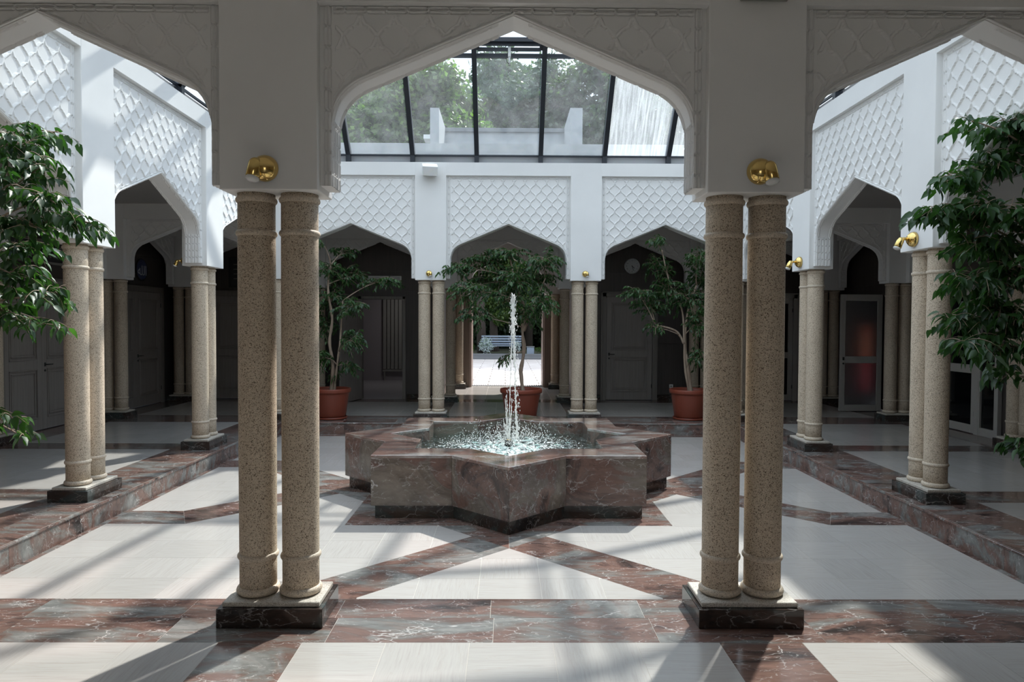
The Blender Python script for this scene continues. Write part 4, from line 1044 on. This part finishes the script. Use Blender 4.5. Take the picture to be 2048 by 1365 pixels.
def tree(x, y, z, me, bcs, label, h0=.1, sc=1.0, group=None, rz=0):
    t = thing('garden_tree', label, 'tree', (x, y, h0), rz, group)
    link('crown', me, t, (0, 0, z - h0), (0, 0, 0), (sc, sc, sc))['kind'] = 'stuff'
    mb = MB(); mb.tube([(0, 0, 0), (.1, 0, (z - h0) * .4), (0, .1, (z - h0) * .8), (.1, 0, z - h0 + 1.5 * sc)], [.24, .19, .15, .06], 10)
    for i in range(0, 40, 3): p = bcs[i] * sc; mb.tube(curve3(Vector((0, 0, (z - h0) * .75)), Vector((p[0] * .4, p[1] * .4, z - h0 + p[2] * .2 - .3)), Vector((p[0], p[1], p[2] + z - h0)), 6), [.08, .07, .06, .05, .04, .03, .02], 6)
    mb.build('trunk', M['treebark'], t)
    return t
tree(-4.4, 25.5, 9.3, CR1, bc1, 'light green broadleaf tree seen through the skylight, left of the roof parapet', sc=1.2)
tree(-9.3, 28.0, 9.6, CR1, bc1, 'bushy green tree at the left edge of the skylight view', rz=1.9, sc=1.2)
tree(-1.2, 26.0, 7.0, CR1, bc1, 'low bright green tree just above the roof parapet in the skylight', rz=4, sc=.85)
tree(1.2, 30.5, 11.2, CR2, bc2, 'tall dark tree with gaps of sky in the middle of the skylight view', sc=1.25)
tree(5.8, 29.5, 11.0, CR2, bc2, 'tall dark loose tree right of the roof parapet in the skylight view', rz=2.2, sc=1.25)
tree(10.6, 29.0, 9.0, CR2, bc2, 'tree blurred behind the misted skylight pane', rz=1.1, sc=1.15)
tree(-1.5, 31.5, 3.2, CR2, bc2, 'dark shaded tree filling the exit opening behind the bench', rz=.5, sc=1.0)
tree(3.2, 32.5, 3.4, CR2, bc2, 'dark tree in deep shade right of the bench beyond the exit', rz=3.3, sc=1.0)
tree(-.6, 27.8, 4.1, CR1, bc1, 'leafy tree with sunlit low branches hanging over the bench', rz=2.5, sc=.62)
def bush(name, label, x, y, z, sx, sz_, m, seed, n=1500, size=.1):
    me, bc = crown_mesh('foliage', seed, n, (.5, .45, .45), m, size)
    t = thing(name, label, 'shrub', (x, y, .16)); link('foliage', me, t, (0, 0, sz_ * .5), (0, 0, 0), (sx, sx, sz_))['kind'] = 'stuff'
    mb = MB()
    for i in range(8): mb.tube([(0, 0, 0), (bc[i][0] * sx * .8, bc[i][1] * sx * .8, sz_ * .5 + bc[i][2] * sz_ * .8)], [.015, .005], 5)
    mb.build('stems', M['treebark'], t)
bush('shrub', 'silvery feathery shrub left of the bench beyond the kerb', -.95, 24.75, .4, .75, .85, M['silver'], 5, 900, .11)
bush('shrub', 'small silvery shrub right of the bench beyond the kerb', .45, 24.7, .4, .5, .8, M['silver'], 6, 450, .10)
bush('shrub', 'small yellow-green shrub at the left end of the kerb', -1.75, 24.9, .3, .55, .7, M['leafout'], 7, 500, .12)
bush('shrub', 'low green shrub beside the grey bin', 1.75, 25.3, .3, .9, .4, M['leafout'], 9, 700, .10)
hm, _ = crown_mesh('hedge_foliage', 11, 26000, (9, 1.2, 2.6), M['leafdark'], .25)
hd = thing('hedge', 'tall dark hedge closing the garden behind the trees', 'hedge', (0, 35.5, .1)); link('foliage', hm, hd, (0, 0, 2.6))['kind'] = 'stuff'
MB().box(-12, 12, 36.2, 36.5, 0, 4.8).build('hedge_core', M['earth'], hd).location = (0, -35.5, 0)

# ------------------------------------------------------------------ doors
def leaf_door(mb, w, h, t=.04, lock=.98):
    """panelled leaf, local x 0..w, y 0..t (front at y=0), z 0..h"""
    s = .105
    mb.box(0, w, .012, t, 0, h)
    mb.box(0, s, 0, .014, 0, h, .002); mb.box(w - s, w, 0, .014, 0, h, .002)
    for z0, z1 in ((0, .17), (lock - .07, lock + .07), (h - .12, h)): mb.box(s, w - s, 0, .014, z0, z1, .002)
    for z0, z1 in ((.17, lock - .07), (lock + .07, h - .12)):
        for d, y0 in ((.0, -.014), (.045, -.006)):
            a, b_, c, e = s + d, w - s - d, z0 + d, z1 - d; k = .018
            mb.box(a, b_, y0, .013, c, c + k, .004); mb.box(a, b_, y0, .013, e - k, e, .004); mb.box(a, a + k, y0, .013, c, e, .004); mb.box(b_ - k, b_, y0, .013, c, e, .004)
        mb.box(s + .08, w - s - .08, .004, .013, z0 + .08, z1 - .08, .003)
    return mb
def handle(par, x, z, sgn, y=-.0):
    mb = MB(); mb.box(x - .018, x + .018, y - .008, y, z - .03, z + .03, .003); mb.tube([(x, y - .005, z), (x, y - .045, z), (x + sgn * .11, y - .05, z)], .0085, 8)
    mb.lathe([(.017, 0), (.017, .008)], (x, y, z - .09), 14, Matrix.Rotation(PI / 2, 3, 'X')); return mb.build('handle', M['black'], par)
def door(n, loc, rz, w, h, double=True, m=None, frame=True, glass=False):
    d = struct(f'door_{n}', loc, rz); m = m or M['door']
    half = w / (2 if double else 1); xs = (-w / 2, 0) if double else (-w / 2,)
    for i, x in enumerate(xs):
        if glass: lf = glass_leaf(half - .004, h); o = lf.build('leaf', M['whitewood'], d, (x + .002, 0, .012)); MB().box(.10, half - .105, .015, .025, .12, .90).box(.10, half - .105, .015, .025, 1.03, h - .12).build('glass', M['dark'], o)
        else: o = leaf_door(MB(), half - .004, h - .012).build('leaf', m, d, (x + .002, 0, .012))
        hx = (.06 if i == 1 or not double else half - .06)
        if i == len(xs) - 1: handle(o, hx, .97, 1)
        for z in (.25, h - .3): MB().tube([((half - .012 if (i == 1 or not double) else .012), -.008, z), ((half - .012 if (i == 1 or not double) else .012), -.008, z + .08)], .007, 8).build('hinge', M['black'], o)
    if frame:
        fr_ = MB()
        for a in (-1, 1): fr_.box(a * (w / 2 + .003), a * (w / 2 + .085), -.025, .045, 0, h + .085, .004); fr_.box(a * (w / 2 + .085), a * (w / 2 + .115), -.012, .045, 0, h + .115, .003)
        fr_.box(-w / 2 - .085, w / 2 + .085, -.025, .045, h + .003, h + .085, .004); fr_.box(-w / 2 - .115, w / 2 + .115, -.012, .045, h + .085, h + .115, .003)
        fr_.build('frame', M['frame'] if not glass else M['whitewood'], d)
    return d
def glass_leaf(w, h):
    mb = MB(); s = .095
    for x0, x1 in ((0, s), (w - s, w)): mb.box(x0, x1, 0, .042, 0, h, .004)
    for z0, z1 in ((0, .12), (.90, 1.03), (h - .12, h)): mb.box(s, w - s, 0, .042, z0, z1, .004)
    return mb
door(1, (-XO + .05, 2.65, 0), H2, 1.62, 2.18)                     # near double door, left wall
door(2, (-XO + .05, 5.32, 0), H2, 1.9, 2.20)                      # far double door, left wall
door(3, (-5.33, YO - .05, 0), 0, 1.86, 2.18)                      # double door, back wall left
door(4, (2.59, YO - .05, 0), 0, .98, 2.20, double=False)          # single door under the clock
door(5, (5.33, YO - .05, 0), 0, 1.5, 2.18, glass=True)
d6 = door(6, (XO - .05, 2.92, 0), -H2, .86, 2.2, double=False, glass=True)
MB().box(.50, .53, -.02, .045, 0, 2.28, .003).box(.86, .94, -.02, .045, 0, 2.28, .003).box(.53, .86, -.01, .045, 0, .12, .003).box(.53, .86, -.01, .045, 2.2, 2.28, .003).build('side_frame', M['whitewood'], d6)
MB().box(.53, .86, .02, .03, .12, 2.2).build('glass', M['dark'], d6)
MB().box(-.94, -.53, .02, .03, .12, 2.2).build('glass', M['dark'], d6)
MB().box(-1.0, -.92, -.02, .045, 0, 2.28, .003).box(-.92, -.53, -.01, .045, 0, .12, .003).box(-.92, -.53, -.01, .045, 2.2, 2.28, .003).build('side_frame', M['whitewood'], d6)
# open leaf of the side room, ajar glazed leaf on the right, exit leaves
d7 = struct('door_7', (-3.13, YO - .03, 0), math.radians(-106))
handle(leaf_door(MB(), .88, 2.12).build('leaf', M['door'], d7, (0, 0, .012)), .82, .97, -1)
fr7 = MB()
for a in (-3.14, -2.2): fr7.box(a - .035, a + .035, YO - .03, YO + .21, 0, 2.19, .004)
fr7.box(-3.17, -2.17, YO - .03, YO + .21, 2.13, 2.19, .004); fr7.build('frame', M['frame'], tag(empty('door_8'), kind='structure'))
d9 = struct('door_9', (XO - .02, 5.16, 0), math.radians(182))
lf = glass_leaf(.80, 2.19).build('leaf', M['whitewood'], d9, (0, -.04, .012)); handle(lf, .74, .985, -1, .05); handle(lf, .74, .985, -1, 0)
MB().box(.09, .71, .015, .024, .12, .90).box(.09, .71, .015, .024, 1.03, 2.08).build('glass', M['frost'], lf)
exitwood = wood('exit_door_wood', (.22, .15, .115), (.30, .21, .165), .45)
for k, (x, s) in enumerate(((-.93, 1), (.93, -1))):
    d = struct(f'door_{10 + k}', (x, 9.86, 0), H2 if s > 0 else H2)
    o = leaf_door(MB(), .88, 2.2, .05).build('leaf', exitwood, d, (0, -.03 if s < 0 else .03, .0), (0, 0, 0))
    if s > 0: o.scale = (1, -1, 1)
    # mirror leaf outwards
for s in (-1, 1): MB().box(s * .935, s * 1.03, 9.78, 9.9, 0, 2.9, .005).build('frame', exitwood, tag(empty('door_12'), kind='structure'))

# added glowing panel imitating the red reflection in the frosted leaf
rl = thing('glow_standin', 'added red and orange glowing panel imitating the reflection in the frosted glass door', 'added glow', (7.02, 5.75, 0))
MB().box(-.06, .06, -.02, .02, .35, 1.6, .01).build('diffuser', M['redlight'], rl)
MB().box(-.075, .075, .02, .05, .3, 1.65, .01).build('housing', M['black'], rl)
MB().box(-.09, .09, -.06, .08, 0, .30, .01).build('foot', M['black'], rl)

# ------------------------------------------------------------------ fittings
def shape_ar(words):
    forms = dict(zip('ابتكلمنيوقعصةإ', [(0xFE8D, 0xFE8E, 0, 0), (0xFE8F, 0xFE90, 0xFE91, 0xFE92), (0xFE95, 0xFE96, 0xFE97, 0xFE98), (0xFED9, 0xFEDA, 0xFEDB, 0xFEDC),
        (0xFEDD, 0xFEDE, 0xFEDF, 0xFEE0), (0xFEE1, 0xFEE2, 0xFEE3, 0xFEE4), (0xFEE5, 0xFEE6, 0xFEE7, 0xFEE8), (0xFEF1, 0xFEF2, 0xFEF3, 0xFEF4), (0xFEED, 0xFEEE, 0, 0),
        (0xFED5, 0xFED6, 0xFED7, 0xFED8), (0xFEC9, 0xFECA, 0xFECB, 0xFECC), (0xFEB9, 0xFEBA, 0xFEBB, 0xFEBC), (0xFE93, 0xFE94, 0, 0), (0xFE87, 0xFE88, 0, 0)]))
    forms['ؤ'] = (0xFE85, 0xFE86, 0, 0); forms['ى'] = (0xFEEF, 0xFEF0, 0, 0); forms['ه'] = (0xFEE9, 0xFEEA, 0xFEEB, 0xFEEC)
    out = []
    for w_ in words.split():
        s = ''; n_ = len(w_)
        for i, ch in enumerate(w_):
            f = forms[ch]; prev = i > 0 and forms[w_[i - 1]][2]; nxt = i < n_ - 1 and f[2]
            s += chr(f[3] if prev and nxt else f[2] if nxt else f[1] if prev else f[0])
        out.append(s[::-1])
    return ' '.join(out[::-1])
def text(name, body, size, m, parent, loc, rot, ext=.003, align='CENTER', sx=1):
    c = bpy.data.curves.new(name, 'FONT'); c.body = body; c.size = size; c.extrude = ext; c.align_x = align; c.align_y = 'CENTER'
    o = bpy.data.objects.new('tmp', c); COL.objects.link(o); bpy.context.view_layer.update()
    me = bpy.data.meshes.new_from_object(o); bpy.data.objects.remove(o); me.materials.clear(); me.materials.append(m)
    return link(name, me, parent, loc, rot, (sx, 1, 1))
# inscription board over the near left double door
ins = thing('inscription_board', 'carved calligraphy board above the double door behind the left columns', 'inscription', (-XO + .012, 2.65, 2.69), H2)
MB().box(-.86, .86, -.02, 0, -.15, .15, .003).build('board', M['inkd'], ins)
b2 = MB(); b2.box(-.90, .90, -.035, 0, -.185, -.145, .004).box(-.90, .90, -.035, 0, .145, .185, .004).box(-.90, -.86, -.035, 0, -.15, .15, .004).box(.86, .90, -.035, 0, -.15, .15, .004).build('frame', M['frieze'], ins)
t1 = text('lettering', shape_ar('إن الصلاة كانت على المؤمنين كتابا موقوتا'), .21, M['frieze'], ins, (0, -.022, .0), (H2, 0, 0), .006)
wd = max(v.co.x for v in t1.data.vertices) - min(v.co.x for v in t1.data.vertices); t1.scale = (1.64 / wd, 1.25, 1)
# round medallion
md = thing('round_plaque', 'round dark blue calligraphy plaque above the far left double door', 'plaque', (-XO + .012, 5.60, 2.63), H2)
MB().lathe([(.205, 0), (.205, .014), (.19, .02)], n=48, M=Matrix.Rotation(H2, 3, 'X')).build('disc', M['blue'], md)
MB().lathe([(.19, .018), (.205, .026), (.215, .018), (.215, 0)], n=48, M=Matrix.Rotation(H2, 3, 'X')).build('rim', M['black'], md)
text('lettering', '\uFE8D\uFEDF\uFEE0\uFEEA'[::-1], .26, M['lettering'], md, (0, -.022, -.03), (H2, 0, 0), .003)
# framed dark picture above the back left door
fp = thing('framed_picture', 'black framed picture hanging above the far left back door', 'picture', (-5.72, YO - .02, 2.68))
MB().box(-.16, .34, -.01, 0, -.30, .30).build('print', M['inkd'], fp)
MB().box(-.18, -.15, -.03, 0, -.32, .32, .003).box(.33, .36, -.03, 0, -.32, .32, .003).box(-.15, .33, -.03, 0, .29, .32, .003).box(-.15, .33, -.03, 0, -.32, -.29, .003).build('frame', M['black'], fp)
for k in range(4): MB().box(-.08, .24, -.014, -.01, .16 - k * .1, .175 - k * .1).build('line', M['frieze'], fp)
# clock
ck = thing('wall_clock', 'round silver wall clock above the panelled door at the far right', 'clock', (2.64, YO - .016, 2.855))
RX90 = Matrix.Rotation(H2, 3, 'X')
MB().lathe([(.15, 0), (.15, .02)], n=48, M=RX90).build('face', M['clockface'], ck)
MB().lathe([(.148, .018), (.152, .034), (.162, .038), (.17, .028), (.17, 0), (.15, 0)], n=48, M=RX90).build('rim', plain('clock_rim', (.45, .46, .47), .2, 1), ck)
for k in range(1, 13):
    a = k * PI / 6; text('numeral', str(k), .038, M['black'], ck, (math.sin(a) * .118, -.021, math.cos(a) * .118), (H2, 0, 0), .001)
for nm, ang, L, w_ in (('hour_hand', 133, .068, .012), ('minute_hand', 163, .10, .009)):
    a = math.radians(ang); MB().bar((-math.sin(a) * .015, -.026, -math.cos(a) * .015), (math.sin(a) * L, -.026, math.cos(a) * L), w_, .003, (0, 1, 0)).build(nm, M['black'], ck)
MB().lathe([(.009, .02), (.009, .032)], n=16, M=RX90).build('hub', M['black'], ck)
# illuminated sign box, unlit, above the open doorway
sg = thing('sign_box', 'plain pale sign box above the open doorway behind the ficus', 'sign', (-2.61, YO - .04, 2.55))
MB().box(-.36, .36, -.04, .025, -.07, .07, .006).build('case', M['white'], sg); MB().box(-.33, .33, -.044, -.04, -.05, .05).build('diffuser', M['clockface'], sg)
# wall socket
sk = thing('wall_socket', 'small white wall socket beside the far right flower pot', 'socket', (3.50, YO - .016, .30))
MB().box(-.04, .04, -.012, 0, -.04, .04, .003).build('plate', M['white'], sk); MB().lathe([(.02, .012), (.02, .014)], n=16, M=RX90).build('outlet', M['grey'], sk)
# emergency light box over the right pier
em = thing('emergency_light', 'white emergency light box above the right foreground columns', 'light', (1.325, -G2 - .156, 3.36))
MB().box(-.14, .14, -.07, 0, .012, .15, .006).build('case', M['white'], em); MB().box(-.125, .125, -.06, -.005, 0, .012, .003).build('diffuser', M['grey'], em)
# speaker on the courtyard wall
spk = thing('wall_speaker', 'white box speaker tilted down on the far courtyard wall', 'speaker', (-1.325, 3.835, 4.21))
sp_o = MB().box(-.125, .125, -.24, -.03, -.075, .085, .008).build('cabinet', M['white'], spk); sp_o.rotation_euler = (math.radians(24), 0, math.radians(10))
gl_ = MB().box(-.105, .105, -.23, -.05, -.079, -.074, .001).build('grille', plain('speaker_grille', (.14, .15, .12), .7), spk); gl_.rotation_euler = sp_o.rotation_euler
MB().box(-.03, .03, -.05, .0, -.03, .03, .003).build('bracket', M['white'], spk)
MB().bar((-.10, -.20, -.083), (-.04, -.14, -.083), .012, .003).build('mark', M['black'], spk).rotation_euler = sp_o.rotation_euler

# brass spotlights
def spot(x, y, z, rz, label, side_, small=False):
    """on a wall whose outward normal is local -y"""
    t = thing('brass_spotlight', label, 'spotlight', (x, y, z), rz)
    if not small:
        MB().lathe([(.050, 0), (.052, .004)] + [(.052 * math.cos(t), .004 + .050 * math.sin(t)) for t in np.linspace(.05, PI / 2 - .02, 12)], n=40, M=RX90).build('wall_plate', M['brass'], t)
        ax = Vector((side_ * .027, -.040, .002)); d = Vector((side_ * .008, -.016, -.062)).normalized()
        q = Vector((0, 0, 1)).rotation_difference(d).to_matrix()
        MB().lathe([(.002, -.034)] + [(.027 * math.sin(t), -.007 - .027 * math.cos(t)) for t in np.linspace(.3, PI / 2, 7)] + [(.027, .046), (.024, .048)], tuple(ax), 32, q).build('lamp_head', M['brass'], t)
        MB().lathe([(.019, .040), (.026, .050), (.0255, .057), (.016, .062), (.002, .063)], tuple(ax), 28, q).build('bulb', M['bulb'], t)
    else:
        MB().lathe([(.050, 0), (.052, .008), (.046, .028), (.028, .044), (.002, .048)], n=32, M=RX90).build('wall_plate', M['brass'], t)
        MB().tube([(0, -.035, 0), (side_ * .004, -.075, .004), (side_ * .006, -.092, -.004)], .011, 10).build('arm', M['brass'], t)
        d = Vector((side_ * .05, -.42, -.85)).normalized(); q = Vector((0, 0, 1)).rotation_difference(d).to_matrix()
        MB().lathe([(.006, -.02), (.018, -.012), (.023, .01), (.025, .055), (.022, .057)], (side_ * .006, -.096, -.006), 24, q).build('lamp_head', M['brass'], t)
        MB().lathe([(.018, .05), (.024, .062), (.022, .068), (.01, .072)], (side_ * .006, -.096, -.006), 24, q).build('bulb', M['bulb'], t)
    return t
yf = -G2 - .156
for ob, sc in ((spot(-1.315, yf, 2.462, 0, 'polished brass spotlight on the pier left of the fountain, its bulb turned left', -1), 1.35),
               (spot(1.317, yf, 2.462, 0, 'polished brass spotlight on the pier right of the fountain, its bulb turned right', 1), 1.35)): ob.scale = (sc,) * 3
spot(-1.326, 3.838, 2.462, 0, 'small brass spotlight on the white block left of the exit opening', 1)
spot(1.291, 3.838, 2.468, 0, 'small brass spotlight on the white block right of the exit opening', 1)
spot(3.838, -1.276, 2.456, -H2, 'brass spotlight with angled arm on the right courtyard wall beside the dark ficus', 1, True).scale = (1.4,) * 3
spot(3.838, 1.295, 2.46, -H2, 'brass spotlight with angled arm on the right courtyard wall, deeper in', 1, True).scale = (1.4,) * 3
spot(-4.153, 1.12, 2.42, -H2, 'small spotlight peeping out behind the second left pier', 1, True)

# radiator in the side room
rd = thing('radiator', 'tall vertical panel radiator on the far wall of the side room', 'radiator', (-3.12, 11.78, 0))
for k in range(7): MB().box(-.36 + k * .11, -.27 + k * .11, -.07, -.02, .32, 2.3, .008).build('panel', M['radiator'], rd)
MB().box(-.37, .42, -.06, -.01, .25, .31, .005).box(-.37, .42, -.06, -.01, 2.31, 2.36, .005).build('header', M['radiator'], rd)
MB().box(-.34, -.30, -.05, .02, 0, .25, .003).box(.34, .38, -.05, .02, 0, .25, .003).build('leg', M['radiator'], rd)
